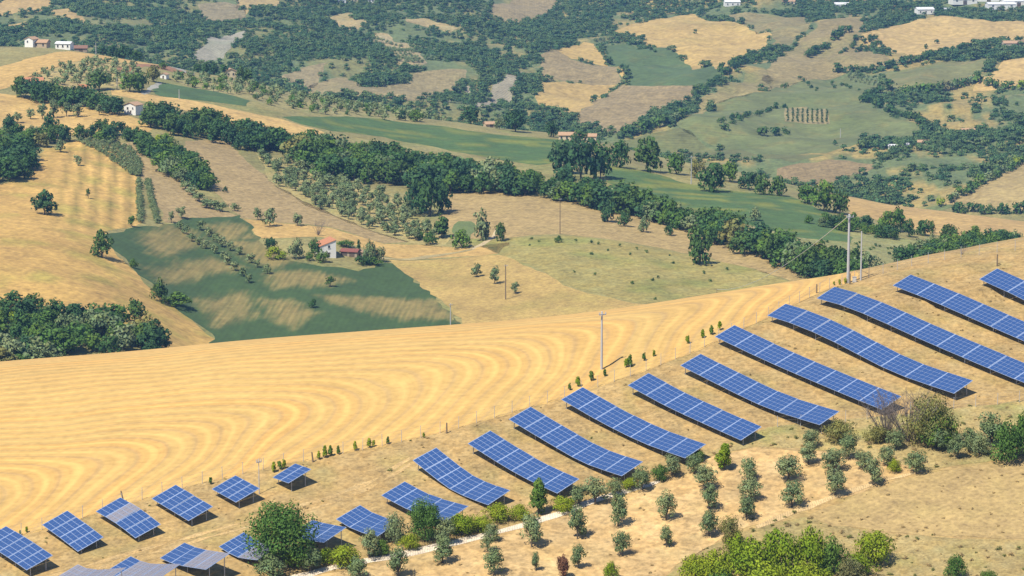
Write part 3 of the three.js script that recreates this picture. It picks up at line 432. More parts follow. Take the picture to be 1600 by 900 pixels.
field('stubble_field', 'R', 'gold field in the top left corner of the far hills', 'stubble', [0.45, 0.3, 0.14], 90, 0, [[-150, 10], [0, 3], [70, -6], [80, 8], [66, 16], [20, 20], [-150, 30]], { mottle: 0.08, green: 0 });
field('stubble_field', 'R', 'small curved gold patch near the top left woods', 'stubble', [0.44, 0.3, 0.14], 90, 0, [[76, 12], [112, 17], [132, 30], [138, 40], [110, 32], [80, 20]], { mottle: 0.08, green: 0 });
field('stubble_field', 'R', 'gold patch among trees above the white ridge houses', 'stubble', [0.44, 0.3, 0.14], 90, 0, [[4, 40], [40, 34], [48, 44], [44, 52], [12, 46]], { mottle: 0.08, green: 0 });
field('fallow_field', 'R', 'grey fallow patch at the top left of centre', 'plough', [0.25, 0.2, 0.13], 80, 0, [[308, 6], [350, 3], [378, 10], [384, 30], [340, 40], [314, 28]], { mottle: 0.08, green: 0 });
field('stubble_field', 'R', 'tan patch beside the grey fallow at the top edge', 'stubble', [0.4, 0.29, 0.15], 80, 0, [[366, 0], [405, -4], [436, 4], [428, 16], [384, 22]], { mottle: 0.08, green: 0 });
field('fallow_field', 'R', 'tan field at the top edge right of centre', 'plough', [0.28, 0.21, 0.125], 80, 0, [[764, 8], [806, -4], [874, -6], [866, 16], [816, 36], [776, 30]], { mottle: 0.12, green: 0 });
field('fallow_field', 'R', 'strip of tan clearings in the top centre woods', 'grass', [0.36, 0.27, 0.15], 60, 0, [[630, 24], [672, 30], [716, 46], [700, 52], [660, 42], [636, 34]], { mottle: 0.2, green: 0.2 });
field('fallow_field', 'R', 'ragged tan clearing above the far vine rows', 'grass', [0.36, 0.27, 0.15], 60, 0, [[512, 30], [545, 18], [574, 36], [560, 48], [524, 46]], { mottle: 0.2, green: 0.2 });
field('fallow_field', 'R', 'pale vine plot on the far wooded slope', 'grass', [0.36, 0.28, 0.17], 60, 0, [[576, 54], [606, 54], [640, 74], [668, 98], [662, 106], [620, 100], [606, 84]], { mottle: 0.1, green: 0, open: true });
field('fallow_field', 'R', 'bare tan plot under the square grid of small trees', 'plough', [0.27, 0.22, 0.12], 50, 0, [[1226, 168], [1260, 167], [1292, 169], [1297, 191], [1260, 192], [1226, 190]], { mottle: 0.08, green: 0, lift: 2, edge: 1 });
field('clay_scar', 'R', 'pale grey eroded clay scar on the far left slope', 'clay', [0.29, 0.26, 0.25], 40, 0.6, [[300, 90], [318, 72], [350, 56], [386, 48], [380, 66], [350, 90], [320, 98]], { mottle: 0.25, green: 0.3, category: 'bank' });
field('clay_scar', 'R', 'pale eroded clay gully left of the patchwork knoll', 'clay', [0.31, 0.265, 0.23], 40, 0.6, [[740, 168], [768, 140], [792, 116], [816, 112], [806, 134], [770, 166]], { mottle: 0.25, green: 0.2, category: 'bank' });
field('clay_scar', 'R', 'narrow clay gully beside the far valley field', 'clay', [0.30, 0.255, 0.22], 40, 0.6, [[700, 158], [728, 134], [742, 130], [722, 156]], { mottle: 0.25, green: 0.2, category: 'bank' });
// ---------------------------------------------------------------- solar rows
const TILT = 21.5 * Math.PI / 180, SLANT = 3.92;
const glass = new THREE.MeshPhysicalMaterial({ color: new THREE.Color().setRGB(0.029, 0.076, 0.225), roughness: 0.35, clearcoat: 0.85, clearcoatRoughness: 0.12 });
const dustSheenGlass = new THREE.MeshPhysicalMaterial({ color: new THREE.Color().setRGB(0.22, 0.21, 0.24), roughness: 0.5, clearcoat: 0.5, clearcoatRoughness: 0.3 });  // dust on one fence table; on the low rows grazing sky sheen as colour
const alu = new THREE.MeshStandardMaterial({ color: new THREE.Color().setRGB(0.25, 0.33, 0.51), roughness: 0.55, metalness: 0.1 });
const galv = new THREE.MeshStandardMaterial({ color: new THREE.Color().setRGB(0.42, 0.43, 0.45), roughness: 0.55, metalness: 0.4 });
const sectionGeo = new Map();
function sectionParts(len, cols) {
  const key = len.toFixed(2) + '/' + cols;
  if (!sectionGeo.has(key)) {
    const L = len - 0.24, cw = L / cols, ch = SLANT / 5, cells = [];
    for (let i = 0; i < cols; i++) for (let j = 0; j < 5; j++) cells.push(box(cw - 0.075, 0.03, ch - 0.075, -L / 2 + (i + 0.5) * cw, 0.035, -(j + 0.5) * ch));
    const frame = [box(len - 0.03, 0.04, SLANT + 0.05, 0, 0, -SLANT / 2)];
    const rail = [box(len, 0.07, 0.09, 0, -0.06, -0.8), box(len, 0.07, 0.09, 0, -0.06, -3.1)];
    sectionGeo.set(key, [merge(cells), merge(frame), merge(rail)]);
  }
  return sectionGeo.get(key);
}
const ORD = ['first', 'second', 'third', 'fourth', 'fifth', 'sixth', 'seventh', 'eighth', 'ninth', 'tenth', 'eleventh'];
const rowLabel = i => i < 11 ? `long blue solar panel row, ${ORD[i]} counting from the top right corner`
  : ['solar panel row half hidden behind the round green tree', 'short solar row left of the round green tree by the track', 'pale solar row just right of the big broadleaf tree', 'smallest solar table, alone beside the fence line shrubs', 'small solar table above the big broadleaf tree', 'blue solar table near the fence, second left of the big tree', 'solar table by the fence with one dust grey section', 'blue solar table by the fence, second from the left edge', 'solar table cut off by the left edge of the picture', 'solar row running behind the big broadleaf tree, lower end painted with sky sheen', 'two part solar row with brownish sheen tinted lower end beside the big tree', 'two part solar row painted with sky sheen at the bottom edge', 'solar row painted with sky sheen at the bottom edge nearest the left corner'][i - 11];
const postGeo = new THREE.CylinderGeometry(0.06, 0.06, 1, 6).translate(0, 0.5, 0);
rowLines.forEach((row, ri) => {
  const g = new THREE.Group(), n = Math.max(1, Math.round(row.length / row.unit)), len = row.length / n, cols = Math.max(2, Math.round(len / 0.9));
  const P = t => new THREE.Vector3(row.x0 + ALONG.x * t, EYE + row.y(t), row.z0 + ALONG.y * t);
  const origin = P(0); origin.y = ground(origin.x, origin.z); g.position.copy(origin);
  const down = new THREE.Vector3(FACE.x * Math.cos(TILT), -Math.sin(TILT), FACE.y * Math.cos(TILT));
  for (let k = 0; k < n; k++) {
    const a = P(k * len), b = P((k + 1) * len), ax = b.clone().sub(a), L3 = ax.length(); ax.normalize();
    const s = down.clone().addScaledVector(ax, -down.dot(ax)).normalize(), nrm = s.clone().cross(ax).normalize();
    const [cells, frame, rail] = sectionParts(Math.round(L3 * 20) / 20, cols), isDustSheen = row.dustSheen.includes(k);
    const sec = part('panel_section', cells, isDustSheen ? dustSheenGlass : glass, g);
    sec.matrixAutoUpdate = true;
    const M = new THREE.Matrix4().makeBasis(ax, nrm, s); sec.quaternion.setFromRotationMatrix(M);
    sec.position.copy(a).add(b).multiplyScalar(0.5).sub(origin); sec.rotateX((rnd() - 0.5) * 0.024); sec.rotateZ((rnd() - 0.5) * 0.010);
    if (isDustSheen) sec.userData = { label: 'grey panel section with dust and painted sky sheen' };
    part('frame', frame, alu, sec); part('rail', rail, galv, sec);
  }
  const m = Math.max(1, Math.round(row.length / 5));
  for (let k = 0; k <= m; k++) {
    const t = 0.35 + (row.length - 0.7) * k / m, a = P(t);
    for (const back of [0.75, 3.15]) {
      const x = a.x - FACE.x * Math.cos(TILT) * back, z = a.z - FACE.y * Math.cos(TILT) * back, yTop = a.y + Math.sin(TILT) * back - 0.1, yB = ground(x, z) - 0.15;
      if (yTop - yB < 0.2) continue;
      const p = part('post', postGeo, galv, g); p.scale.y = yTop - yB; p.position.set(x - origin.x, yB - origin.y, z - origin.z);
    }
  }
  top(g, 'solar_panel_row', rowLabel(ri), 'solar panels', 'rows of the solar farm');
});

// ---------------------------------------------------------------- fence, poles, cable
const concrete = new THREE.MeshStandardMaterial({ color: new THREE.Color().setRGB(0.45, 0.45, 0.46), roughness: 0.85 });
const wood = new THREE.MeshStandardMaterial({ color: new THREE.Color().setRGB(0.20, 0.15, 0.10), roughness: 0.9 });
const wire = new THREE.MeshStandardMaterial({ color: new THREE.Color().setRGB(0.30, 0.30, 0.30), roughness: 0.6, metalness: 0.4 });
function stripBetween(a, b, r) { const d = b.clone().sub(a), g = new THREE.CylinderGeometry(r, r, d.length(), 4, 1, true); g.translate(0, d.length() / 2, 0); g.applyQuaternion(new THREE.Quaternion().setFromUnitVectors(new THREE.Vector3(0, 1, 0), d.normalize())); g.translate(a.x, a.y, a.z); return g; }
function fence(plan, spacing, h, label) {
  const g = new THREE.Group(), pts = []; let carry = 0;
  for (let i = 0; i < plan.length - 1; i++) { const [a, b] = plan[i], [c, d] = plan[i + 1], L = Math.hypot(c - a, d - b); let s = carry; for (; s < L; s += spacing) pts.push([a + (c - a) * s / L, b + (d - b) * s / L]); carry = s - L; }
  const P = pts.map(([x, z]) => new THREE.Vector3(x, ground(x, z), z)), o = P[0].clone(); g.position.copy(o);
  const pg = new THREE.CylinderGeometry(0.035, 0.045, h + 0.3, 6).translate(0, h / 2 - 0.15, 0), wires = [];
  P.forEach((p, i) => { const m = part('post', pg, concrete, g); m.position.copy(p).sub(o); m.rotation.z = (rnd() - 0.5) * 0.06; if (i) for (const k of [0.1, 0.36, 0.62, 0.95]) wires.push(stripBetween(P[i - 1].clone().sub(o).add(new THREE.Vector3(0, h * k, 0)), p.clone().sub(o).add(new THREE.Vector3(0, h * k, 0)), 0.007)); });
  part('wire', merge(wires), wire, g);
  return top(g, 'wire_fence', label, 'fence');
}
reseed(51);
fence(fencePlan.slice(2), 2.9, 1.75, 'thin wire fence on posts between the solar farm and golden field');
fence([[1215, 668], [1290, 664], [1380, 652], [1480, 640], [1600, 628], [1700, 620]].map(([a, b]) => hit(a, b, 'F')), 3.2, 1.7, 'wire fence below the right hand panel rows');
function pole(px, py, layer, hpx, r, mat, label, arms) {
  const p = at(px, py, layer), h = hpx * mpp(p.z), g = new THREE.Group(); g.position.copy(p);
  part('shaft', new THREE.CylinderGeometry(r * 0.62, r, h + 0.5, 10).translate(0, h / 2 - 0.25, 0), mat, g);
  part('cap', new THREE.CylinderGeometry(r * 0.5, r * 0.7, 0.12, 10).translate(0, h + 0.05, 0), mat, g);
  if (arms) { const a = part('crossarm', merge([box(arms, 0.12, 0.12, 0, h - 0.35, r)]), galv, g); a.rotation.y = 0.5; for (const s of [-0.46, 0, 0.46]) { const q = part('insulator', new THREE.CylinderGeometry(0.05, 0.08, 0.3, 8).translate(s * arms, h - 0.13, r), concrete, g); q.rotation.y = 0.5; } }
  top(g, 'utility_pole', label, 'pole'); return p.clone().add(new THREE.Vector3(0, h, 0));
}
pole(940, 577, 'F', 91, 0.2, concrete, 'concrete utility pole standing in the golden stubble by the fence', 1.2);
const poleTop = pole(1325, 442, 'F', 107, 0.26, concrete, 'tallest concrete utility pole with a cable, at the crest', 1.3);
pole(1345, 438, 'F', 76, 0.15, concrete, 'shorter grey pole just right of the tall crest pole', 0);
pole(405, 772, 'F', 56, 0.07, concrete, 'thin pale pole behind the big broadleaf tree', 0.7);
pole(790, 468, 'M', 55, 0.24, wood, 'wooden utility pole on the tan hay field', 1.3);
pole(704, 508, 'M', 34, 0.2, concrete, 'pale pole near the crest beside the dark meadow', 1.2);
pole(875, 366, 'M', 56, 0.2, wood, 'thin brown pole in the pale tan field below the hedgerow', 1.3);
pole(1080, 288, 'M', 44, 0.26, concrete, 'concrete pole on the green crop field by the ridge trees', 1.4);
pole(1313, 215, 'R', 14, 0.3, concrete, 'distant pale pole on the far green pasture', 0);
pole(150, 82, 'M', 17, 0.25, concrete, 'small pole on the ridge beside the white houses', 0);
pole(183, 140, 'M', 18, 0.22, concrete, 'pole between the two round trees on the left ridge', 0);
pole(280, 155, 'M', 15, 0.22, concrete, 'pole on the narrow dark green crop strip', 0);
{
  const end = at(1120, 470, 'M').add(new THREE.Vector3(0, 4, 0)), pts = []; for (let i = 0; i <= 24; i++) { const t = i / 24; pts.push(poleTop.clone().add(new THREE.Vector3(-0.4, -0.4, 0)).lerp(end, t).add(new THREE.Vector3(0, -14 * t * (1 - t), 0))); }
  const g = new THREE.TubeGeometry(new THREE.CatmullRomCurve3(pts), 60, 0.05, 5), m = part('cable', g, new THREE.MeshStandardMaterial({ color: new THREE.Color().setRGB(0.6, 0.62, 0.62), roughness: 0.6 }));
  top(m, 'overhead_cable', 'pale overhead cable sagging down left from the tall crest pole', 'cable');
  pole(1120, 470, 'M', 18, 0.15, wood, 'low pole behind the crest holding the far cable end', 0);
}
// dark stakes along the fence
function stake(px, py, h, lean, label) { const p = at(px, py, 'F'), m = part('stake', merge([new THREE.CylinderGeometry(0.1, 0.13, h, 7).translate(0, h / 2 - 0.1, 0), new THREE.CylinderGeometry(0.02, 0.1, 0.08, 7).translate(0, h - 0.06, 0)]), wood); m.position.copy(p); m.rotation.z = lean; top(m, 'wooden_stake', label, 'post'); }
stake(193, 785, 1.7, 0.2, 'leaning dark stake behind the solar table with a dust grey section');
stake(489, 722, 1.5, 0.1, 'dark stake beside the fence shrubs above the smallest table');
stake(698, 677, 1.6, 0, 'dark stake at the fence above the solar rows');
stake(1558, 416, 2.0, 0, 'dark post on the crest in the top right of the solar farm');
stake(1276, 458, 1.5, 0, 'dark stake at the fence left of the tall crest pole');
stake(1328, 444, 1.8, 0, 'dark stake at the foot of the tall crest pole');

// ---------------------------------------------------------------- trees: a tapered trunk with limbs and a crown of leaf clumps
function leafCrown(seed, o) { // unit height; o: clumps, leaves, size, rx, ry, cy, shape
  reseed(seed); const pos = [], nor = [], col = [], idx = [], v = new THREE.Vector3();
  const sph = () => { const z = rr(-1, 1), a = rr(0, 6.283), r = Math.sqrt(1 - z * z); return [r * Math.cos(a), z, r * Math.sin(a)]; };
  const lobes = [rr(0, 6.28), rr(0, 6.28)];
  for (let c = 0; c < o.clumps; c++) {
    const d = sph(); if (d[1] < 0 && o.shape !== 'cone') { const q = Math.pow(Math.hypot(d[0], d[2]) + 0.02, -0.55); d[0] *= q; d[2] *= q; } let rad = Math.pow(rnd(), 0.45) * 0.86; const ang = Math.atan2(d[2], d[0]), lump = 1 + 0.16 * Math.sin(2 * ang + lobes[0]) + 0.1 * Math.sin(3 * ang + lobes[1]);
    let hx = o.rx * lump; const ty = d[1] * rad;
    if (o.shape === 'cone') hx *= 0.2 + 0.9 * (0.5 - 0.5 * ty); if (o.shape === '') hx *= 1 + 0.3 * Math.max(0, -ty); if (o.shape === 'dome') hx *= 1.05 - 0.35 * Math.max(0, ty);
    const cx = d[0] * rad * hx, cy = o.cy + ty * o.ry, cz = d[2] * rad * hx, cr = o.cr * rr(0.7, 1.25) * (o.shape === 'cone' ? 0.75 : 1), tone = rr(0.8, 1.2), warm = rr(-0.1, 0.1);
    for (let l = 0; l < o.leaves; l++) {
      const e = sph(), k = rr(0.7, 1.08) * cr, p = [cx + e[0] * k, Math.max(0.015, cy + e[1] * k * 0.85), cz + e[2] * k];
      const n = new THREE.Vector3(e[0] + rr(-0.7, 0.7), e[1] + rr(-0.4, 0.8), e[2] + rr(-0.7, 0.7)).normalize();
      const t = new THREE.Vector3(rr(-1, 1), rr(-1, 1), rr(-1, 1)).cross(n).normalize(), b = n.clone().cross(t), s = o.size * rr(0.6, 1.35) * 0.5, q = s * rr(0.55, 0.95);
      const sn = new THREE.Vector3(e[0] * 0.7 + d[0] * 0.35 + rr(-0.3, 0.3), e[1] * 0.7 + 0.5 + rr(-0.3, 0.3), e[2] * 0.7 + d[2] * 0.35 + rr(-0.3, 0.3)).normalize();
      const base = pos.length / 3, tn = tone * rr(0.82, 1.18);
      for (const [i, j] of [[-1, 0], [0, -1], [1, 0], [0, 1]]) { v.set(...p).addScaledVector(t, i * s).addScaledVector(b, j * q); pos.push(v.x, v.y, v.z); nor.push(sn.x, sn.y, sn.z); col.push(tn * (1 + warm), tn, tn * (1 - warm)); }
      idx.push(base, base + 1, base + 2, base, base + 2, base + 3);
    }
  }
  const g = new THREE.BufferGeometry(); g.setAttribute('position', new THREE.Float32BufferAttribute(pos, 3)); g.setAttribute('normal', new THREE.Float32BufferAttribute(nor, 3)); g.setAttribute('color', new THREE.Float32BufferAttribute(col, 3)); g.setIndex(idx);
  return g;
}
function limb(a, b, r0, r1, seg = 6) { const d = new THREE.Vector3(...b).sub(new THREE.Vector3(...a)), L = d.length(), g = new THREE.CylinderGeometry(r1, r0, L, seg, 2); g.translate(0, L / 2, 0); g.applyQuaternion(new THREE.Quaternion().setFromUnitVectors(new THREE.Vector3(0, 1, 0), d.normalize())); g.translate(...a); return g; }
function trunkGeo(seed, fork, r, spread, top) { reseed(seed + 7); const gs = [limb([0, -0.04, 0], [rr(-0.02, 0.02), fork, rr(-0.02, 0.02)], r, r * 0.75)], n = 5; for (let i = 0; i < n; i++) { const a = i / n * 6.283 + rr(-0.4, 0.4), s = spread * rr(0.5, 1); gs.push(limb([0, fork * 0.92, 0], [Math.cos(a) * s, top * rr(0.75, 1), Math.sin(a) * s], r * 0.55, r * 0.12, 5)); } return merge(gs); }
const LEAF = {}; const leafMat = (r, g, b, tr = 0.25) => new THREE.MeshPhysicalMaterial({ color: new THREE.Color().setRGB(r, g, b), vertexColors: true, roughness: 1, specularIntensity: 0.06, side: THREE.DoubleSide, ...(tr ? { transmission: tr, thickness: 0 } : {}) });
Object.assign(LEAF, {
  dark: [leafMat(0.070, 0.145, 0.044), leafMat(0.090, 0.160, 0.042), leafMat(0.058, 0.125, 0.050)],
  green: [leafMat(0.125, 0.215, 0.040), leafMat(0.100, 0.190, 0.042)],
  bright: [leafMat(0.27, 0.34, 0.026), leafMat(0.21, 0.30, 0.022)],
  olive: [leafMat(0.215, 0.275, 0.125), leafMat(0.180, 0.245, 0.110), leafMat(0.240, 0.295, 0.140)],
  dry: [leafMat(0.23, 0.23, 0.075), leafMat(0.20, 0.20, 0.085)],
  dead: [leafMat(0.24, 0.12, 0.07)],
});
const bark = new THREE.MeshStandardMaterial({ color: new THREE.Color().setRGB(0.10, 0.085, 0.065), roughness: 0.95 }), twig = new THREE.MeshStandardMaterial({ color: new THREE.Color().setRGB(0.20, 0.165, 0.15), roughness: 0.95 });
const SHAPES = { // rx, ry, cy, clump radius, fork, trunk radius
  broad: [0.46, 0.45, 0.48, 0.16, 0.12, 0.03], tall: [0.28, 0.46, 0.51, 0.13, 0.12, 0.026], shrub: [0.56, 0.42, 0.44, 0.18, 0.06, 0.02], olive: [0.35, 0.42, 0.54, 0.14, 0.17, 0.034], cypress: [0.11, 0.47, 0.5, 0.06, 0.1, 0.02], conic: [0.36, 0.46, 0.5, 0.13, 0.08, 0.03], sapling: [0.2, 0.44, 0.5, 0.12, 0.12, 0.02] };
const DETAIL = { big: [120, 84, 0.031], near: [60, 60, 0.052], mid: [32, 25, 0.105], far: [13, 10, 0.22] };
const protoCache = new Map();
function proto(shape, lod, v) {
  const key = shape + lod + v;
  if (!protoCache.has(key)) {
    const [rx, ry, cy, cr, fork, r] = SHAPES[shape], [clumps, leaves, size] = DETAIL[lod], seed = 1000 + v * 131 + key.length * 977 + key.charCodeAt(0) * 53 + key.charCodeAt(2) * 17;
    protoCache.set(key, [leafCrown(seed, { clumps: shape === 'olive' ? Math.round(clumps * 0.62) : clumps, leaves, size: shape === 'cypress' ? size * 0.6 : size, rx, ry, cy, cr: lod === 'far' ? cr * 1.5 : cr, shape: shape === 'conic' ? 'cone' : shape === 'shrub' ? 'dome' : '' }), trunkGeo(seed, fork, r, rx * 0.6, cy + ry * 0.3)]);
  }
  return protoCache.get(key);
}
const trees = [];
function plant(name, shape, color, lod, p, h, wide, label, category, group) {
  const v = Math.floor(rnd() * 7), [crown, trunk] = proto(shape, lod, v), mats = LEAF[color], g = new THREE.Group();
  g.position.copy(p); g.position.y -= 0.02 * h; g.rotation.y = rnd() * 6.283; g.rotation.z = rr(-0.04, 0.04); g.scale.set(h * wide * rr(0.93, 1.07), h, h * wide * rr(0.93, 1.07));
  part('trunk', trunk, bark, g); part('crown', crown, mats[Math.floor(rnd() * mats.length)], g);
  trees.push(g);
  return top(g, name, label, category || 'tree', group);
}
// one plant at a picture position: base, height and width there
function T(name, shape, color, lod, layer, [px, py, hpx, wpx], label, category, group) {
  const p = at(px, py, layer), m = mpp(p.z), sh = SHAPES[shape]; if (layer === 'M') { hpx *= 1.1; wpx *= 1.12; } else if (shape === 'olive') { hpx *= 1.08; wpx *= 0.97; }
  return plant(name, shape, color, lod, p, hpx * m, wpx ? wpx / hpx / (2 * (sh[0] + sh[3] * 0.75)) : 1, label, category, group);
}
// many plants over an outline
const TONE = { dark: 'dark', green: 'mid green', olive: 'grey green', dry: 'brownish', bright: 'bright', dead: 'rusty' };
function spread(name, pick, lod, layer, outline, gap, h0, h1, label, category, group, keep = 1) {
  const poly = outline.map(([a, b]) => hit(a, b, layer)); let x0 = 1e9, x1 = -1e9, z0 = 1e9, z1 = -1e9; for (const [x, z] of poly) { x0 = Math.min(x0, x); x1 = Math.max(x1, x); z0 = Math.min(z0, z); z1 = Math.max(z1, z); }
  const bx0 = Math.min(...outline.map(q => q[0])), bx1 = Math.max(...outline.map(q => q[0])), by0 = Math.min(...outline.map(q => q[1])), by1 = Math.max(...outline.map(q => q[1]));
  let n = 0, row = 0; for (let z = z0; z < z1; z += gap * 0.87, row++) for (let x = x0 + (row % 2) * gap / 2; x < x1; x += gap) {
    const a = x + rr(-0.32, 0.32) * gap, b = z + rr(-0.32, 0.32) * gap; if (!inside(poly, a, b) || rnd() > keep) continue;
    { const [vx, vy] = project(a, ground(a, b), b); if (layer === 'M' && Math.abs(vx - 203) < 19 && vy > 172 && vy < 218) continue; }
    const [shape, color] = pick(rnd()), h = rr(h0, h1) * (color === 'green' ? 0.9 : 1); const [qx, qy] = project(a, ground(a, b), b), fx = (qx - bx0) / (bx1 - bx0), fy = (qy - by0) / (by1 - by0);
    const where = bx1 - bx0 > 3 * (by1 - by0) ? ['at its left end', 'left of its middle', 'near its middle', 'right of its middle', 'at its right end'][clamp(Math.floor(fx * 5), 0, 4)] : ['upper', 'central', 'lower'][clamp(Math.floor(fy * 3), 0, 2)] + ' ' + ['left part', 'middle part', 'right part'][clamp(Math.floor(fx * 3), 0, 2)];
    const lab = typeof label === 'function' ? label(qx, qy, (h < h0 + (h1 - h0) * 0.4 ? 'low ' : h > h0 + (h1 - h0) * 0.7 ? 'tall ' : '') + TONE[color]) : `${h < h0 + (h1 - h0) * 0.33 ? 'small ' : h > h0 + (h1 - h0) * 0.7 ? 'tall ' : ''}${TONE[color]} ${label}, ${where}`;
    plant(name, shape, color, lod, new THREE.Vector3(a, ground(a, b), b), h, rr(0.8, 1.3), lab, category, group); n++;
  }
  return n;
}
function alongLine(name, pick, lod, layer, line, gap, h0, h1, label, category, group, jit = 0.25) {
  const P = line.map(([a, b]) => hit(a, b, layer)), total = P.reduce((q, v, i) => i ? q + Math.hypot(v[0] - P[i - 1][0], v[1] - P[i - 1][1]) : 0, 0); const up = Math.abs(line[line.length - 1][1] - line[0][1]) > Math.abs(line[line.length - 1][0] - line[0][0]); let carry = 0, gone = 0;
  for (let i = 0; i < P.length - 1; i++) { const [a, b] = P[i], [c, d] = P[i + 1], L = Math.hypot(c - a, d - b); let s = carry; for (; s < L; s += gap * rr(0.8, 1.2)) { const x = a + (c - a) * s / L + rr(-jit, jit) * gap, z = b + (d - b) * s / L + rr(-jit, jit) * gap, [shape, color] = pick(rnd()); plant(name, shape, color, lod, new THREE.Vector3(x, ground(x, z), z), rr(h0, h1), rr(0.9, 1.15), `${label}, ${['near its start', 'in its first half', 'at its middle', 'in its second half', 'near its end'][clamp(Math.floor((gone + s) / total * 5), 0, 4)].replace('start', up ? 'top' : 'left end').replace('near its end', up ? 'near its foot' : 'near its right end').replace('first half', up ? 'upper half' : 'left half').replace('second half', up ? 'lower half' : 'right half')}`, category, group); } carry = s - L; gone += L; }
}
const mixed = r => r < 0.08 ? ['broad', 'olive'] : r < 0.6 ? ['broad', 'dark'] : r < 0.84 ? ['broad', 'green'] : r < 0.975 ? ['tall', 'green'] : ['broad', 'dry'], woods = r => r < 0.1 ? ['shrub', 'olive'] : r < 0.5 ? ['broad', 'dark'] : r < 0.85 ? ['broad', 'green'] : r < 0.93 ? ['shrub', 'green'] : r < 0.97 ? ['shrub', 'bright'] : ['shrub', 'dry'], olives = () => ['olive', 'olive'], darks = r => r < 0.8 ? ['broad', 'dark'] : ['tall', 'dark'], greens = r => r < 0.8 ? ['broad', 'green'] : ['shrub', 'bright'];
// ---- near hill: orchard, shrubs, saplings
reseed(4242);
for (const [px, py, h, w, what] of [
  [831, 855, 58, 44, 'beside the pale track, lower left of the orchard'], [902, 842, 54, 40, 'next to the thinner pair in the orchard'], [903, 888, 40, 30, 'beside the rusty dead shrub'], [837, 892, 32, 18, 'small, at the bottom edge of the orchard'],
  [966, 822, 54, 38, 'upper of the stacked orchard pair'], [973, 869, 46, 32, 'lower of the stacked orchard pair'], [1041, 813, 48, 36, 'alone in the middle of the bare orchard soil'], [1041, 855, 36, 28, 'small with sparse crown in the orchard middle'],
  [1103, 765, 40, 44, 'top of the fourth orchard file'], [1108, 797, 42, 36, 'middle of the fourth orchard file'], [1108, 838, 48, 38, 'bottom of the fourth orchard file'], [1168, 752, 40, 36, 'top of the fifth orchard file'], [1172, 782, 40, 42, 'middle of the fifth orchard file'], [1166, 812, 44, 38, 'bottom of the fifth orchard file'],
  [1232, 752, 48, 44, 'top of the sixth orchard file'], [1237, 792, 46, 44, 'bottom of the sixth orchard file'], [1263, 726, 36, 38, 'behind the sixth orchard file'], [1303, 738, 44, 44, 'above the lone olive at the fallow field edge'], [1305, 774, 48, 44, 'at the upper corner of the fallow field'],
  [1268, 700, 34, 32, 'in the weedy strip above the orchard'], [1326, 718, 44, 34, 'in front of the bare brown shrub'], [1364, 758, 46, 38, 'leaning over the fallow field edge'], [1350, 735, 36, 34, 'second from the fallow field edge'], [1386, 728, 38, 32, 'under the large olive coloured bush'], [1431, 739, 40, 38, 'rounded, at the top edge of the fallow field'], [1398, 702, 36, 34, 'close below the large olive coloured bush'], [1466, 704, 40, 38, 'right of the large olive coloured bush'], [1496, 716, 40, 38, 'short and dark, right of the large bush'], [1514, 704, 38, 36, 'pale, left of the right edge shrubs'], [1550, 700, 56, 56, 'broad, beside the right edge shrubs'],
  [697, 850, 44, 42, 'just above the track behind the round green tree'], [692, 880, 46, 44, 'just below the track near the bottom centre'], [622, 902, 52, 40, 'at the bottom edge left of centre'], [562, 905, 40, 44, 'half cut by the bottom edge beside the track'], [577, 872, 46, 44, 'above the track beside the bright bushes'], [762, 862, 34, 26, 'small, right under the track'], [772, 899, 46, 38, 'at the bottom edge below the track'], [769, 846, 30, 30, 'crossing the track near its middle'], [422, 906, 40, 56, 'at the bottom edge under the big broadleaf tree'], [486, 892, 44, 44, 'between the big broadleaf tree and the track'],
  [1003, 766, 38, 38, 'at the upper end of the white track'], [930, 788, 44, 46, 'above the track below the ninth panel row'], [960, 776, 30, 34, 'low, beside the track under the ninth row'], [1050, 746, 40, 36, 'below the right end of the eighth row'], [1085, 740, 36, 34, 'between the eighth row and the bright shrub'], [905, 790, 34, 36, 'low, beside the dark conical shrub']])
  T('olive_tree', 'olive', 'olive', 'near', 'F', [px, py, h * 1.02, w * 1.05], `grey green olive tree ${what}`, 'olive tree', 'olive trees around the solar farm');
T('broadleaf_tree', 'broad', 'green', 'big', 'F', [438, 884, 122, 136], 'big dark broadleaf tree in front of the solar tables', 'tree');
T('broadleaf_tree', 'broad', 'green', 'big', 'F', [664, 846, 78, 68], 'round green tree covering part of a solar row', 'tree');
T('conical_shrub', 'conic', 'green', 'near', 'F', [842, 803, 66, 50], 'dark conical shrub between panel row and track', 'shrub');
T('leafy_shrub', 'conic', 'bright', 'near', 'F', [1131, 735, 52, 44], 'bright green shrub right of the eighth panel row', 'shrub');
for (const [px, py, h, w, c, what] of [[540, 886, 44, 66, 'bright', 'bright bush right of the big broadleaf tree'], [460, 886, 34, 44, 'bright', 'bright bush at the foot of the big broadleaf tree'], [510, 880, 30, 40, 'bright', 'low bright bush behind the track near the bottom'], [722, 836, 44, 60, 'bright', 'yellow green bush right of the round green tree'], [780, 814, 34, 56, 'bright', 'wide bright bush above the track'], [812, 812, 30, 44, 'bright', 'green bush beside the dark conical shrub'], [880, 798, 30, 50, 'bright', 'low bright bush right of the dark conical shrub'], [1030, 752, 34, 34, 'green', 'small green bush at the end of the track'], [1092, 722, 26, 26, 'green', 'green bush under the right end of the eighth row'], [750, 830, 34, 50, 'bright', 'bright bush above the middle of the track'], [985, 764, 24, 40, 'bright', 'low bright bush near the upper track end'], [640, 858, 30, 44, 'bright', 'bright bush at the foot of the round green tree'], [618, 850, 60, 46, 'olive', 'grey green bush left of the round green tree'], [596, 868, 30, 40, 'green', 'low bush between the track and the grey green bush']])
  T('leafy_bush', 'shrub', c, 'near', 'F', [px, py, h, w], what, 'bush', 'bushes along the white track');
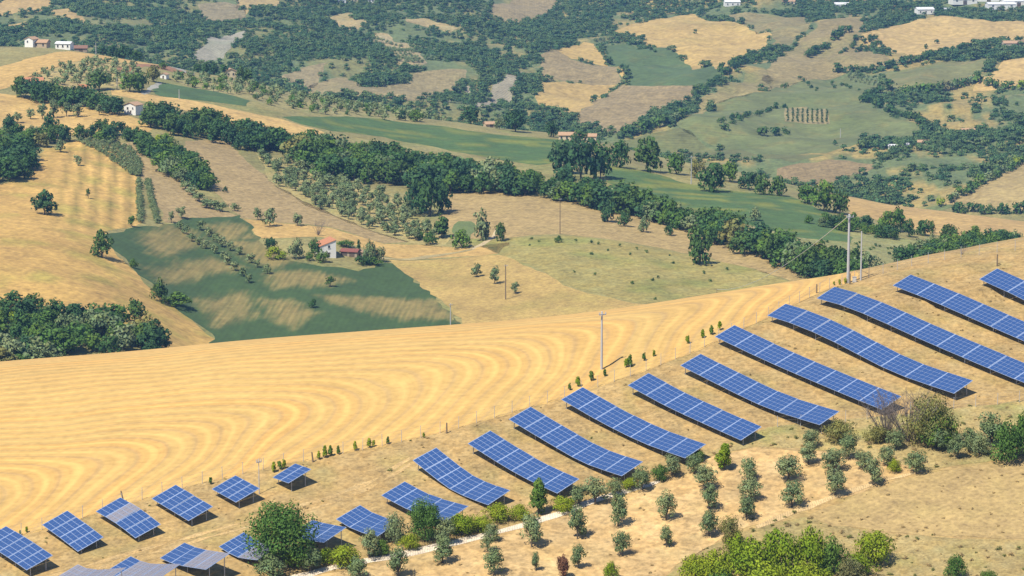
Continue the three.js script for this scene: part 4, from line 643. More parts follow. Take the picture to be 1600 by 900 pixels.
T('leafy_bush', 'shrub', 'dry', 'big', 'F', [1452, 694, 96, 104], 'large olive coloured bush at the end of the fourth row', 'bush');
T('leafy_bush', 'shrub', 'green', 'near', 'F', [1462, 696, 66, 84], 'dark green lower part bush under the large olive coloured bush', 'bush');
for (const [px, py, h, w, c, what] of [[1575, 722, 78, 70, 'green', 'broad dark shrub at the right edge'], [1600, 712, 84, 60, 'green', 'tallest shrub cut by the right edge'], [1530, 712, 44, 50, 'olive', 'pale shrub left of the right edge shrubs'], [1310, 690, 44, 60, 'dry', 'dry weedy bush left of the bare brown shrub'], [1398, 738, 26, 30, 'bright', 'small yellow bush among the upper olives'], [1372, 690, 36, 50, 'dry', 'low olive brown bush under the bare branches']])
  T('leafy_bush', 'shrub', c, 'near', 'F', [px, py, h, w], what, 'bush', 'bushes at the right edge of the farm');
let bushNo = 0;
for (const [px, py, h, w, c, what] of [[1086, 906, 50, 64, 'bright', 'at its left end'], [1118, 912, 66, 80, 'bright', 'second from its left end'], [1150, 890, 70, 64, 'bright', 'upper left'], [1178, 908, 84, 96, 'bright', 'left of the tallest'], [1222, 900, 96, 92, 'bright', 'the tallest'], [1268, 898, 92, 84, 'bright', 'right of the tallest'], [1298, 900, 76, 64, 'green', 'near its right end'], [1200, 930, 70, 110, 'bright', 'in front at the bottom edge'], [1260, 934, 74, 110, 'bright', 'in front right at the bottom edge'], [1120, 940, 60, 90, 'green', 'in front left at the bottom edge'], [1140, 850, 60, 40, 'dry', 'dry and reddish at the top left'], [1330, 912, 50, 60, 'dry', 'dry, low at the right'], [1366, 880, 68, 78, 'bright', 'standing apart on the right'], [1340, 900, 44, 64, 'bright', 'low below the separate one']])
  T('thicket_bush', 'shrub', c, 'near', 'F', [px, py, h, w], `bush of the bright bottom thicket, ${what}`, 'bush', 'bright thicket at the bottom edge');
T('leafy_bush', 'shrub', 'green', 'near', 'F', [1493, 905, 48, 44], 'small shrub on the grass at the bottom right', 'bush');
T('leafy_bush', 'shrub', 'green', 'near', 'F', [1545, 912, 26, 40], 'low shrub in the bottom right corner', 'bush');
T('dead_shrub', 'tall', 'dead', 'near', 'F', [880, 905, 46, 24], 'rusty dead shrub at the bottom edge of the orchard', 'shrub');
T('leafy_bush', 'shrub', 'bright', 'near', 'F', [955, 905, 34, 36], 'small bright bush at the bottom edge of the orchard', 'bush');
{ // bare brown branches left of the large bush
  const bare = (px, py, hpx, n, label, layer = 'F') => { const p = at(px, py, layer), h = hpx * mpp(p.z), gs = []; for (let i = 0; i < n; i++) { const a = rr(0, 6.28), s = rr(0.05, 0.75) * h, y = h * rr(0.6, 1), mid = [Math.cos(a) * s * 0.5, y * 0.5, Math.sin(a) * s * 0.5], tip = [Math.cos(a) * s, y, Math.sin(a) * s]; gs.push(limb([0, 0, 0], mid, 0.008 * h, 0.005 * h, 4), limb(mid, tip, 0.005 * h, 0.002 * h, 4)); for (let k = 0; k < 8; k++) { const t = rr(0, 1), b = mid.map((q, j) => lerp(q, tip[j], t)); gs.push(limb(b, [b[0] + rr(-0.13, 0.13) * h, b[1] + rr(0.02, 0.16) * h, b[2] + rr(-0.13, 0.13) * h], 0.004 * h, 0.0015 * h, 3)); } } const m = part('bare', merge(gs), twig); m.position.copy(p); top(m, 'bare_shrub', label, 'shrub'); };
  bare(1385, 688, 74, 40, 'leafless brown shrub over the lower end of the fifth row'); bare(1420, 690, 86, 30, 'leafless branches rising behind the large olive coloured bush');
  bare(497, 368, 26, 22, 'leafless grey tree behind the white farmhouse', 'M'); bare(1503, 398, 14, 20, 'dry thorny weed on the crest beside the right fence', 'F');
}
for (const [where, list] of [['beside the smallest solar table', [[428, 738, 20], [437, 734, 18], [444, 732, 18]]], ['in the cluster right of the smallest solar table', [[498, 718, 16], [508, 715, 22], [516, 713, 20], [529, 710, 16]]], ['in the pair of clumps along the middle fence', [[555, 704, 17], [577, 700, 18], [584, 698, 14], [606, 694, 14]]], ['alone above the eleventh panel row', [[662, 684, 10]]], ['above the table left of the big tree', [[329, 757, 15]]], ['near the left edge of the picture', [[32, 836, 10], [42, 832, 12]]], ['left of the concrete pole in the stubble', [[890, 610, 14], [903, 604, 20], [924, 595, 20]]], ['at the foot of the concrete pole in the stubble', [[945, 588, 14]]], ['right of the concrete pole in the stubble', [[979, 574, 18], [985, 573, 22], [1006, 564, 16], [1022, 557, 13]]], ['at the upper end of the fifth panel row', [[1074, 537, 16], [1098, 528, 16], [1112, 523, 18], [1125, 516, 18]]], ['beside the tall crest pole', [[1303, 446, 8], [1312, 445, 11], [1321, 443, 11]]]])
  list.forEach(([px, py, h], i) => T('fence_sapling', 'sapling', rnd() < 0.5 ? 'green' : 'bright', 'mid', 'F', [px, py, h, h * 0.46], list.length > 1 ? `${ORD[i]} fence sapling from the left ${where}` : `fence sapling ${where}`, 'sapling', 'saplings along the fence'));

// ---- middle slope: single trees
reseed(777);
const one = (shape, color, spot, label, cat = 'tree', name = 'broadleaf_tree') => T(name, shape, color, 'mid', 'M', spot, label, cat);
one('broad', 'dark', [70, 335, 38, 44], 'lone round dark tree on the striped golden field'); one('broad', 'dark', [160, 403, 44, 36], 'lone dark tree at the corner of the dark meadow'); one('olive', 'olive', [95, 238, 21, 19], 'upper of two small trees at the top of the golden field', 'olive tree', 'olive_tree'); one('olive', 'olive', [122, 259, 18, 15], 'lower of two small trees at the top of the golden field', 'olive tree', 'olive_tree'); one('olive', 'dark', [138, 310, 17, 10], 'thin small tree in the middle of the striped field'); one('shrub', 'green', [209, 419, 17, 15], 'small bush at the left edge of the dark meadow', 'bush', 'leafy_bush'); one('olive', 'green', [206, 354, 18, 14], 'small tree at the foot of the vine rows');
one('shrub', 'dark', [250, 472, 40, 32], 'dark round bush on the edge of the dark meadow', 'bush', 'leafy_bush'); one('shrub', 'green', [276, 478, 24, 52], 'low wide bush right of the dark round bush', 'bush', 'leafy_bush'); one('olive', 'dark', [516, 448, 18, 16], 'lone small tree in the dark meadow below the farmhouse'); one('olive', 'dark', [489, 481, 16, 15], 'lowest small tree in the dark meadow');
one('broad', 'dark', [1093, 413, 64, 42], 'tall dark poplar like tree standing alone below the hedgerow'); one('tall', 'dark', [950, 347, 34, 22], 'leftmost of four small trees below the hedgerow'); one('broad', 'dark', [976, 354, 24, 22], 'second of four small trees below the hedgerow'); one('broad', 'olive', [1006, 363, 24, 18], 'third of four small trees below the hedgerow'); one('broad', 'dark', [1046, 368, 20, 18], 'rightmost of four small trees below the hedgerow');
one('olive', 'olive', [745, 433, 24, 20], 'grey olive left of the wooden pole', 'olive tree', 'olive_tree'); one('olive', 'olive', [773, 444, 27, 20], 'larger grey olive beside the wooden pole', 'olive tree', 'olive_tree'); one('olive', 'olive', [805, 459, 20, 16], 'grey olive right of the wooden pole', 'olive tree', 'olive_tree');
one('shrub', 'dark', [873, 379, 12, 16], 'dark bush at the foot of the thin brown pole', 'bush', 'leafy_bush'); one('tall', 'dark', [690, 372, 38, 26], 'dark tree at the lower right end of the olive grove'); one('broad', 'green', [721, 388, 32, 32], 'green tree beside the curving dirt track'); one('tall', 'olive', [752, 376, 48, 26], 'tall pale tree right of the green lawn patch'); one('broad', 'dark', [782, 377, 32, 22], 'round dark tree above the curving dirt track'); one('shrub', 'green', [672, 382, 22, 24], 'bright bush at the foot of the olive grove', 'bush', 'leafy_bush'); one('shrub', 'green', [654, 374, 18, 20], 'low bush at the foot of the olive grove', 'bush', 'leafy_bush');
for (const [x, y, h, w, l] of [[650, 335, 60, 40, 'left'], [672, 338, 64, 48, 'middle'], [692, 332, 50, 32, 'right']]) one('broad', 'dark', [x, y, h, w], `${l} tree of the big clump above the olive grove`);
for (const [x, y, h, w, l] of [[403, 344, 22, 14, 'leftmost tree of the group above the farmhouse field'], [422, 354, 32, 22, 'tallest tree of the group above the farmhouse field'], [465, 353, 22, 18, 'lone small tree left of the leafless grey tree'], [268, 348, 20, 12, 'small tree at the top left corner of the dark meadow'], [284, 341, 20, 22, 'rounded tree at the top of the dark meadow'], [367, 330, 14, 15, 'last small tree of the line under the ploughed strip']]) one('olive', 'olive', [x, y, h, w], l, 'olive tree', 'olive_tree');
for (const [x, y, h, w, c, l] of [[424, 390, 24, 26, 'dark', 'dark tree left of the farmhouse garden'], [430, 405, 22, 38, 'bright', 'bright green bush left of the farmhouse'], [463, 404, 34, 30, 'olive', 'grey tree left of the farmhouse'], [492, 401, 30, 28, 'dark', 'dark tree touching the white farmhouse'], [505, 410, 22, 24, 'green', 'green bush in front of the white farmhouse'], [483, 407, 14, 16, 'green', 'small bush beside the farmhouse drive'], [578, 410, 36, 24, 'olive', 'grey green tree right of the red roofed shed'], [594, 409, 30, 22, 'olive', 'last tree right of the red roofed shed'], [566, 414, 18, 28, 'dark', 'dark bush right in front of the red roofed shed'], [584, 414, 14, 34, 'green', 'low wide bush in the farmhouse hedge'], [540, 386, 12, 34, 'green', 'low hedge behind the red roofed shed']]) one('shrub', c, [x, y, h, w], l, 'bush', 'garden_bush');
one('cypress', 'dark', [561, 394, 21, 7], 'slim cypress behind the red roofed shed', 'tree', 'cypress_tree');
// olive lines
const om = (pts, label, group, h = 15, w = 16) => pts.forEach(([x, y]) => T('olive_tree', 'olive', 'olive', 'mid', 'M', [x, y, h * rr(0.85, 1.15), w * rr(0.9, 1.1)], label, 'olive tree', group));
om([[282, 358], [291, 366], [300, 377], [312, 383], [322, 389], [335, 396], [350, 404], [356, 414], [367, 423], [380, 432], [389, 442]], 'round olive tree in the left file crossing the dark meadow', 'left olive file in the meadow'); om([[314, 360], [327, 370], [338, 379], [347, 386], [360, 392], [374, 398], [392, 411], [402, 418], [418, 428]], 'round olive tree in the right file crossing the dark meadow', 'right olive file in the meadow');
om([[290, 296], [300, 305], [311, 315], [323, 325], [335, 328], [347, 331]], 'olive bush in the short line between the two ploughed fields', 'olive line between ploughed fields', 15, 20);
for (const [a, b, side] of [[[217, 284], [220, 350], 'left'], [[231, 284], [246, 350], 'right']]) alongLine('vine_bush', () => ['shrub', 'olive'], 'mid', 'M', [a, b], 3.4, 2.2, 2.9, `low green bush in the ${side} one of two vine rows`, 'vine', 'two vine rows on the golden field', 0.1);
for (const k of [0, 1, 2, 3]) alongLine('vine_bush', () => ['shrub', 'olive'], 'mid', 'M', [[126 + k * 14, 222], [164 + k * 12, 240 - k * 2], [196 + k * 6, 264 - k * 4], [212 + k * 2, 276]], 5.2, 2.6, 3.4, `bush in the ${ORD[k]} line of the curved vine strip`, 'vine', 'curved vine strip above the golden field', 0.1);
// belts and woods
spread('hedgerow_tree', mixed, 'mid', 'M', [[425, 222], [520, 240], [620, 254], [720, 274], [830, 292], [950, 316], [1080, 350], [1180, 384], [1300, 424], [1330, 445], [1280, 444], [1170, 402], [1050, 356], [930, 328], [840, 308], [700, 302], [620, 292], [500, 284], [440, 246]], 7.6, 7, 13.5, (px, py, tone) => `${tone} tree in the long hedgerow, ${px < 520 ? 'left end near the thin gold strip' : px < 610 ? 'stretch above the olive grove' : px < 700 ? 'behind the big clump' : px < 790 ? 'above the left end of the pale field' : px < 880 ? 'stretch above the thin brown pole' : px < 960 ? 'under the largest ridge trees' : px < 1040 ? 'above the four small trees' : px < 1120 ? 'above the lone poplar like tree' : px < 1200 ? 'right of the lone poplar like tree' : 'right end before the tall pole'}`, 'tree', 'trees of the long hedgerow');
spread('grove_olive', olives, 'mid', 'M', [[405, 245], [470, 258], [560, 292], [635, 320], [690, 372], [650, 378], [575, 358], [492, 324], [432, 290]], 6.2, 4.2, 5.8, 'olive in the slope grove above the farmhouse', 'olive tree', 'olive grove on the slope', 0.85);
spread('copse_tree', woods, 'mid', 'M', [[226, 240], [262, 236], [300, 258], [334, 292], [332, 304], [296, 298], [250, 268]], 6.8, 7.5, 10.5, 'tree of the wedge shaped copse', 'tree', 'wedge shaped copse');
one('shrub', 'dark', [352, 300, 10, 10], 'tiny shrub in the ploughed field right of the copse', 'bush', 'leafy_bush');
spread('wood_tree', darks, 'mid', 'M', [[-40, 290], [20, 286], [58, 274], [62, 248], [20, 238], [-40, 240]], 8, 8, 12, 'tree of the wood on the left edge', 'tree', 'wood on the left edge');
spread('wood_tree', woods, 'mid', 'M', [[-60, 488], [0, 484], [50, 478], [110, 496], [160, 512], [215, 520], [252, 548], [262, 566], [-60, 590]], 6.6, 5, 10, 'tree of the wood behind the left crest', 'tree', 'wood at the left behind the crest');
for (const [x, y, h, w] of [[212, 505, 40, 36], [232, 545, 46, 38], [258, 546, 24, 24]]) one('broad', 'dark', [x, y, h, w], ['upper dark tree at the right end of the left wood', 'largest dark tree at the right end of the left wood', 'small tree right of the left wood'][[212, 232, 258].indexOf(x)]);
spread('ridge_tree', darks, 'mid', 'M', [[5, 146], [60, 150], [120, 160], [185, 172], [240, 186], [320, 200], [420, 216], [430, 236], [370, 236], [300, 222], [240, 210], [190, 185], [120, 172], [50, 160]], 7.6, 7.5, 11.5, 'tree of the belt below the small white house', 'tree', 'tree belt below the small white house', 0.9);
spread('belt_tree', mixed, 'mid', 'M', [[-20, 222], [40, 214], [100, 216], [170, 208], [225, 216], [245, 236], [228, 244], [190, 222], [120, 222], [60, 232], [-20, 240]], 8, 6, 9, 'tree of the belt above the striped field', 'tree', 'tree belt above the striped field');
for (const [x, y, h, w] of [[78, 214, 38, 30], [15, 212, 34, 30]]) one('broad', 'dark', [x, y, h, w], x > 50 ? 'tall dark tree above the two small field trees' : 'tall dark tree at the left edge above the wood');
spread('ridge_olive', olives, 'far', 'M', [[45, 122], [110, 100], [150, 97], [212, 102], [218, 116], [180, 134], [110, 136], [62, 132]], 7.5, 3.6, 4.8, 'olive of the ridge grove upper left', 'olive tree', 'ridge olive grove');
spread('band_olive', r => r < 0.8 ? ['olive', 'olive'] : ['shrub', 'green'], 'far', 'M', [[260, 118], [330, 121], [420, 139], [520, 159], [640, 173], [700, 188], [640, 190], [520, 181], [400, 160], [300, 138]], 9, 3.6, 5, 'small olive of the long ridge band', 'olive tree', 'long ridge olive band');
for (const [x, y, h, w, c, l] of [[155, 141, 30, 40, 'dark', 'round dark tree beside the ridge olive grove'], [203, 143, 34, 40, 'green', 'round green tree beside the ridge olive grove'], [222, 142, 30, 30, 'dark', 'tree right of the round green ridge tree'], [240, 128, 26, 26, 'dry', 'greyish tree by the reddish bank'], [255, 108, 12, 16, 'green', 'small tree on the reddish bank'], [176, 88, 20, 24, 'dark', 'left tree of the dark group on the ridge top'], [194, 88, 22, 26, 'dark', 'middle tree of the dark group on the ridge top'], [212, 90, 18, 26, 'dark', 'right tree of the dark group on the ridge top'], [160, 84, 16, 18, 'dark', 'small tree starting the ridge top group'], [68, 148, 24, 22, 'dark', 'tree hiding the red roof on the left ridge'], [30, 146, 20, 20, 'dark', 'dark tree at the left of the red roof']]) one('broad', c, [x, y, h, w], l);
for (const [x, y, h, w, l] of [[66, 186, 26, 18, 'left'], [84, 184, 28, 20, 'second'], [104, 182, 24, 18, 'third'], [122, 183, 24, 20, 'fourth'], [155, 180, 18, 14, 'last'], [48, 186, 16, 16, 'small left'], [28, 192, 18, 16, 'lowest']]) one('olive', 'olive', [x, y, h, w], `${l} olive in the scattered line on the upper golden field`, 'olive tree', 'olive_tree');
for (const [x, y, h, w, l] of [[308, 112, 14, 16, 'first'], [322, 114, 18, 14, 'second'], [335, 115, 20, 14, 'third'], [348, 116, 18, 14, 'fourth'], [376, 117, 22, 16, 'fifth'], [388, 119, 20, 16, 'sixth']]) one('tall', 'dark', [x, y, h, w], `${l} dark tree around the cream ridge house`);
for (const [x, y, h, w, c, l] of [[735, 192, 28, 36, 'dark', 'round dark tree on the ridge end of the green field'], [805, 206, 34, 44, 'dark', 'large dark tree left of the cream farmhouse'], [780, 202, 18, 18, 'olive', 'small tree beside the large ridge tree'], [650, 190, 20, 24, 'green', 'green bush at the end of the olive band'], [628, 188, 18, 14, 'dark', 'small dark tree at the end of the olive band'], [862, 214, 28, 24, 'dark', 'dark tree touching the cream farmhouse'], [905, 222, 20, 34, 'dark', 'dark tree in front of the cream farmhouse'], [880, 272, 58, 50, 'dark', 'left tree of the largest ridge group'], [908, 280, 74, 62, 'dark', 'largest dark tree on the ridge'], [938, 278, 62, 44, 'dark', 'right tree of the largest ridge group'], [970, 262, 46, 34, 'dark', 'tree right of the largest ridge group'], [1012, 268, 54, 50, 'dark', 'broad tree before the gap in the ridge trees'], [1056, 272, 36, 36, 'green', 'green tree left of the concrete ridge pole'], [1112, 300, 50, 46, 'dark', 'round tree right of the concrete ridge pole'], [1140, 284, 34, 34, 'green', 'tree behind the round pole tree'], [1090, 278, 32, 26, 'dry', 'brownish tree behind the concrete ridge pole'], [1170, 296, 32, 36, 'dark', 'first tree of the right ridge row'], [1192, 304, 36, 36, 'dark', 'second tree of the right ridge row'], [1215, 306, 34, 30, 'dark', 'third tree of the right ridge row'], [1262, 318, 34, 40, 'green', 'left tree of the clump above the pasture'], [1288, 330, 48, 44, 'green', 'middle tree of the clump above the pasture'], [1312, 334, 40, 34, 'dark', 'right tree of the clump above the pasture'], [1180, 345, 24, 20, 'olive', 'lone pale tree on the striped crop field']]) one('broad', c, [x, y, h, w], l);
spread('hedgerow_tree', woods, 'mid', 'M', [[1250, 348], [1300, 350], [1340, 352], [1400, 370], [1420, 378], [1380, 374], [1320, 362], [1260, 354]], 7, 4, 7, 'tree of the hedge above the pale pasture', 'tree', 'hedge above the pale pasture');
for (const [x, y, h, w, c, l] of [[1383, 363, 36, 30, 'green', 'first tall tree below the golden spur'], [1402, 362, 40, 30, 'green', 'tallest tree below the golden spur'], [1392, 372, 22, 34, 'dark', 'dark tree under the tallest spur tree'], [1420, 370, 28, 22, 'dark', 'third tree below the golden spur'], [1445, 368, 28, 30, 'dark', 'fourth tree below the golden spur'], [1456, 364, 22, 12, 'dark', 'slim tree below the golden spur'], [1482, 376, 26, 30, 'dark', 'fifth tree below the golden spur'], [1524, 372, 20, 20, 'green', 'small tree at the end of the spur hedge'], [1334, 342, 12, 10, 'green', 'tiny tree at the left end of the golden spur']]) one('broad', c, [x, y, h, w], l);
spread('hedgerow_tree', woods, 'mid', 'M', [[1400, 412], [1440, 394], [1500, 384], [1560, 378], [1640, 392], [1640, 425], [1560, 425], [1480, 425], [1420, 425]], 7.5, 6, 9, 'tree of the hedge behind the right crest', 'tree', 'hedge behind the right crest');
spread('hedgerow_tree', woods, 'mid', 'M', [[1180, 398], [1240, 402], [1300, 404], [1350, 420], [1370, 445], [1300, 450], [1240, 430]], 7.5, 7, 10, 'tree of the hedge behind the tall pole', 'tree', 'hedge behind the tall pole');
reseed(31);
{ const spots = [[1226, 364], [1236, 368], [1284, 376], [1292, 377], [1338, 380], [1343, 378], [1341, 386], [1369, 370], [1368, 383], [1364, 386], [1360, 389], [1374, 384], [1387, 388], [1392, 387], [1389, 396], [830, 372], [842, 376], [828, 382], [900, 375], [924, 378], [924, 396], [935, 380], [950, 390], [968, 383], [985, 397], [995, 388], [1028, 433], [1020, 437], [988, 442], [1046, 398], [1010, 393], [1052, 410], [1100, 426], [1110, 438], [1136, 420], [930, 428], [897, 424], [1024, 466], [1055, 470]]; for (const [x, y] of spots) T('pasture_shrub', 'shrub', 'dark', 'far', 'M', [x, y + 2, rr(3.5, 6), rr(5, 8)], 'tiny dark shrub dotting the pastures behind the crest', 'shrub', 'tiny shrubs on the pastures'); }

// ---- far hills: single trees and plots, then the woods as masses
reseed(99);
const fr = (list, color, label, group, shape = 'broad', name = 'far_tree') => list.forEach(([x, y, h, w]) => T(name, shape, color, 'far', 'R', [x, y, h, w || h * 1.1], label, 'tree', group));
for (let i = 0; i < 9; i++) for (let j = 0; j < 5; j++) T('far_olive', 'shrub', 'dark', 'far', 'R', [1231 + i * 7.6 + rr(-0.5, 0.5), 173 + j * 4.2 + i * 0.2, 6, 5.5], `small dark tree in the square far plot, ${ORD[i]} column, ${ORD[j]} from its top`, 'tree', 'square plot of small trees');
for (let i = 0; i < 7; i++) alongLine('far_vine', () => ['shrub', 'olive'], 'far', 'R', [[584 + i * 7, 60 + i * 2.4], [616 + i * 7.5, 98 + i * 1.2]], 12, 3, 4, 'vine bush in the far pale plot of slanted rows', 'vine', 'far vine rows', 0.06);
{ const l = []; for (let i = 0; i < 34; i++) l.push([rr(1330, 1376), rr(58, 82), rr(7, 9)]); fr(l, 'dark', 'dark olive in the far plot on the golden hilltop', 'far hilltop olive plot', 'broad', 'far_olive'); }
{ const l = []; for (let i = 0; i < 26; i++) l.push([1322 + (i % 9) * 7 + Math.floor(i / 9) * 4, 115 + Math.floor(i / 9) * 6 + (i % 9) * 1.4, 6]); fr(l, 'olive', 'pale olive in the rows below the far hedge', 'far pale olive rows', 'olive', 'far_olive'); }
fr([[1250, 124, 7], [1256, 128, 8], [1262, 133, 8], [1268, 138, 8], [1276, 142, 7], [1300, 132, 8], [1304, 138, 7], [1316, 134, 7], [1322, 136, 7], [1328, 139, 7], [1342, 143, 6]], 'dark', 'small tree in the scattered files on the far pasture', 'scattered far pasture files');
fr([[1226, 138, 11]], 'dark', 'lone dark tree by the far forked track'); fr([[1464, 68, 8]], 'dark', 'left lone tree on the far golden hilltop field'); fr([[1447, 76, 9]], 'dark', 'right lone tree on the far golden hilltop field'); fr([[1086, 52, 7]], 'dark', 'lone tree in the bowl shaped golden field'); fr([[1194, 212, 18, 24], [1212, 212, 17, 24], [1228, 211, 14, 18]], 'dark', 'dark round tree of the trio at the left of the pasture', 'trio of pasture trees'); fr([[1390, 140, 18, 24]], 'dark', 'rounded clump beside the far pale olive rows'); fr([[1305, 226, 9]], 'dark', 'tiny lone tree low on the far pasture');
const fl = (line, gap, h0, h1, label, group, pick = darks) => alongLine('far_hedge_tree', pick, 'far', 'R', line, gap, h0, h1, label, 'tree', group, 0.35);
fl([[1262, 90], [1275, 84], [1300, 72]], 6, 6, 9, 'tree in the upper dark hedge on the fallow far slope', 'upper dark far hedge'); fl([[1304, 62], [1320, 52], [1336, 50]], 6, 7, 10, 'tree in the dark clump left of the far olive plot', 'dark far clump'); fl([[1312, 86], [1322, 80]], 5, 4, 6, 'tree in the short hedge under the far clump', 'short far hedge');
fl([[1310, 114], [1340, 112], [1380, 108], [1420, 98], [1450, 90], [1490, 84], [1510, 78]], 6, 6, 9, 'tree in the long far hedge under the golden hilltop', 'long far hedge'); fl([[1510, 74], [1540, 68], [1570, 66], [1610, 62]], 7, 4, 6, 'tree in the dotted line right of the long far hedge', 'dotted far line'); fl([[1355, 158], [1362, 148], [1375, 144]], 6, 6, 9, 'tree in the curved hedge at the pasture corner', 'curved far hedge'); fl([[1355, 160], [1380, 172], [1415, 184], [1445, 205]], 7, 6, 9, 'tree in the hedge along the lower pasture edge', 'lower pasture hedge');
fl([[1080, 150], [1110, 136], [1140, 120], [1170, 100], [1200, 88], [1225, 78]], 10, 5, 9, 'tree in the far hedge rising right of the green field', 'rising far hedge'); fl([[1125, 112], [1150, 104], [1175, 92]], 9, 5, 8, 'tree in the hedge below the bowl shaped field', 'hedge below the bowl field'); fl([[980, 212], [1010, 204], [1050, 192], [1072, 182]], 6, 7, 10, 'tree in the thicket below the large fallow field', 'thicket below the fallow field', woods); fl([[1130, 200], [1160, 186], [1200, 176], [1230, 164]], 9, 4, 6, 'shrub in the faint hedge across the far pasture', 'faint far hedge');
fl([[934, 66], [960, 60], [988, 62]], 6, 3, 4.5, 'shrub above the far green field', 'shrubs above the far green field', () => ['shrub', 'olive']); fl([[995, 72], [1015, 78], [1035, 84]], 14, 3, 4, 'dot like bush along the top of the far green field', 'bushes topping the green field'); fl([[1410, 150], [1470, 142], [1520, 130], [1530, 128]], 6, 7, 10, 'tree in the grove left of the right edge gold field', 'grove by the right edge field', woods);
fl([[1540, 134], [1570, 140], [1610, 138]], 6, 6, 9, 'tree under the right edge gold field', 'trees under the right edge field', woods); fl([[1470, 322], [1520, 300], [1570, 270], [1600, 254]], 7, 5, 8, 'tree along the upper edge of the right spur', 'trees along the right spur', woods); fl([[1490, 330], [1540, 336], [1590, 342], [1640, 350]], 5.5, 6, 9, 'tree in the dark line under the right spur', 'dark line under the right spur');
{
  const zones = [['woodland', 'hazy blue green woods on the far left hills', -400, 560], ['woodland', 'hazy woods on the far central hills', 560, 1040], ['woodland', 'scattered woods and thickets on the far right hills', 1040, 2000]], fp = planPolys.R.filter(p => !p.open).map(p => ({ poly: p.poly, b: p.poly.reduce((b, [x, z]) => [Math.min(b[0], x), Math.max(b[1], x), Math.min(b[2], z), Math.max(b[3], z)], [1e9, -1e9, 1e9, -1e9]) })), vine = planPolys.R.filter(p => p.open).map(p => p.poly);
  const bins = zones.map(() => [[], []]); let row = 0;
  for (let Z = 1690; Z < 3150; Z += 4.9, row++) for (let x = -0.23 * Z; x < 0.23 * Z; x += 5.4) {
    const a = x + rr(-3, 3), z = -(Z + rr(-2.6, 2.6)), q = -z; if (layerR(a / q, q) + 1 < layerM(a / q, q)) continue;
    const px = 800 + FPX * a / q, n = fbm(a / 130 + 3, z / 170, 4) + 0.45 * fbm(a / 35, z / 40, 3), open = px > 1060 && Z < 2400 ? 0.05 : px > 760 ? -0.2 : -0.34;
    if (n < open && rnd() > 0.12 || n < -0.1 && rnd() > 0.55) continue;
    if (fp.some(({ poly, b }) => a > b[0] && a < b[1] && z > b[2] && z < b[3] && inside(poly, a, z)) || vine.some(p => inside(p, a, z))) continue;
    const zi = zones.findIndex(t => px >= t[2] && px < t[3]); if (zi >= 0) bins[zi][rnd() < 0.6 ? 0 : 1].push([a, z, rr(3.6, 7) * (n > 0.25 ? 1.15 : 0.9)]);
  }
  const mat = leafMat(1, 1, 1), M4 = new THREE.Matrix4(), Q = new THREE.Quaternion(), c = new THREE.Color(), Y = new THREE.Vector3(0, 1, 0); let total = 0;
  zones.forEach(([name, label], zi) => { for (const k of [0, 1]) { const L = bins[zi][k], im = new THREE.InstancedMesh(proto(k ? 'shrub' : 'broad', 'far', k)[0], mat, L.length); L.forEach(([a, z, h], i) => { Q.setFromAxisAngle(Y, rnd() * 6.28); M4.compose(new THREE.Vector3(a, ground(a, z) - 0.4, z), Q, new THREE.Vector3(h * 1.1, h * (k ? 0.75 : 1), h * 1.1)); im.setMatrixAt(i, M4); const t = rnd(), s = rr(0.88, 1.14), o = fbm(a / 60, z / 60, 2); c.setRGB((0.085 + 0.06 * t * t + 0.03 * o) * s, (0.150 + 0.06 * t + 0.02 * o) * s, (0.062 + 0.015 * t) * s); im.setColorAt(i, c); }); total += L.length; top(im, name, label + (k ? ', lower shrubby growth' : ', taller trees'), 'woods', null, 'stuff'); } });
}

{ // dry tufts and weeds over the near slope
  reseed(606); const spots = [], poly = planPolys.F.map(p => p.poly); // 0 is the golden field
  for (let i = 0; i < 3000; i++) { const px = rr(-60, 1660), py = rr(400, 930), [u, e] = ray(px, py); void e; const [x, z] = hit(px, py, 'F'); if (-z > 462 || inside(poly[0], x, z)) continue; const n = fbm(x / 9, z / 9, 3), soil = poly.findIndex((p, k) => k && inside(p, x, z)); if (soil === 5 || soil === 2 && rnd() > 0.5 || soil < 0 && (n < 0 || rnd() > 0.55) || soil === 1 && n < 0.22) continue; spots.push([x, z, soil]); }
  const g = proto('shrub', 'far', 1)[0], im = new THREE.InstancedMesh(g, leafMat(1, 1, 1), spots.length), M4 = new THREE.Matrix4(), Q = new THREE.Quaternion(), c = new THREE.Color(), Y = new THREE.Vector3(0, 1, 0);
  spots.forEach(([x, z, soil], i) => { const green = soil >= 3 && rnd() < 0.5 || rnd() < 0.1, s = rr(0.12, 0.34) * (soil >= 3 ? 1.5 : 1); Q.setFromAxisAngle(Y, rnd() * 6.28); M4.compose(new THREE.Vector3(x, ground(x, z) - 0.03, z), Q, new THREE.Vector3(s * 1.5, s, s * 1.5)); im.setMatrixAt(i, M4); const k = rr(0.8, 1.15); green ? c.setRGB(0.20 * k, 0.21 * k, 0.07 * k) : c.setRGB(0.42 * k, 0.31 * k, 0.15 * k); im.setColorAt(i, c); });
  top(im, 'weeds', 'dry grass tufts and weeds scattered over the near slope', 'weeds', null, 'stuff');
}
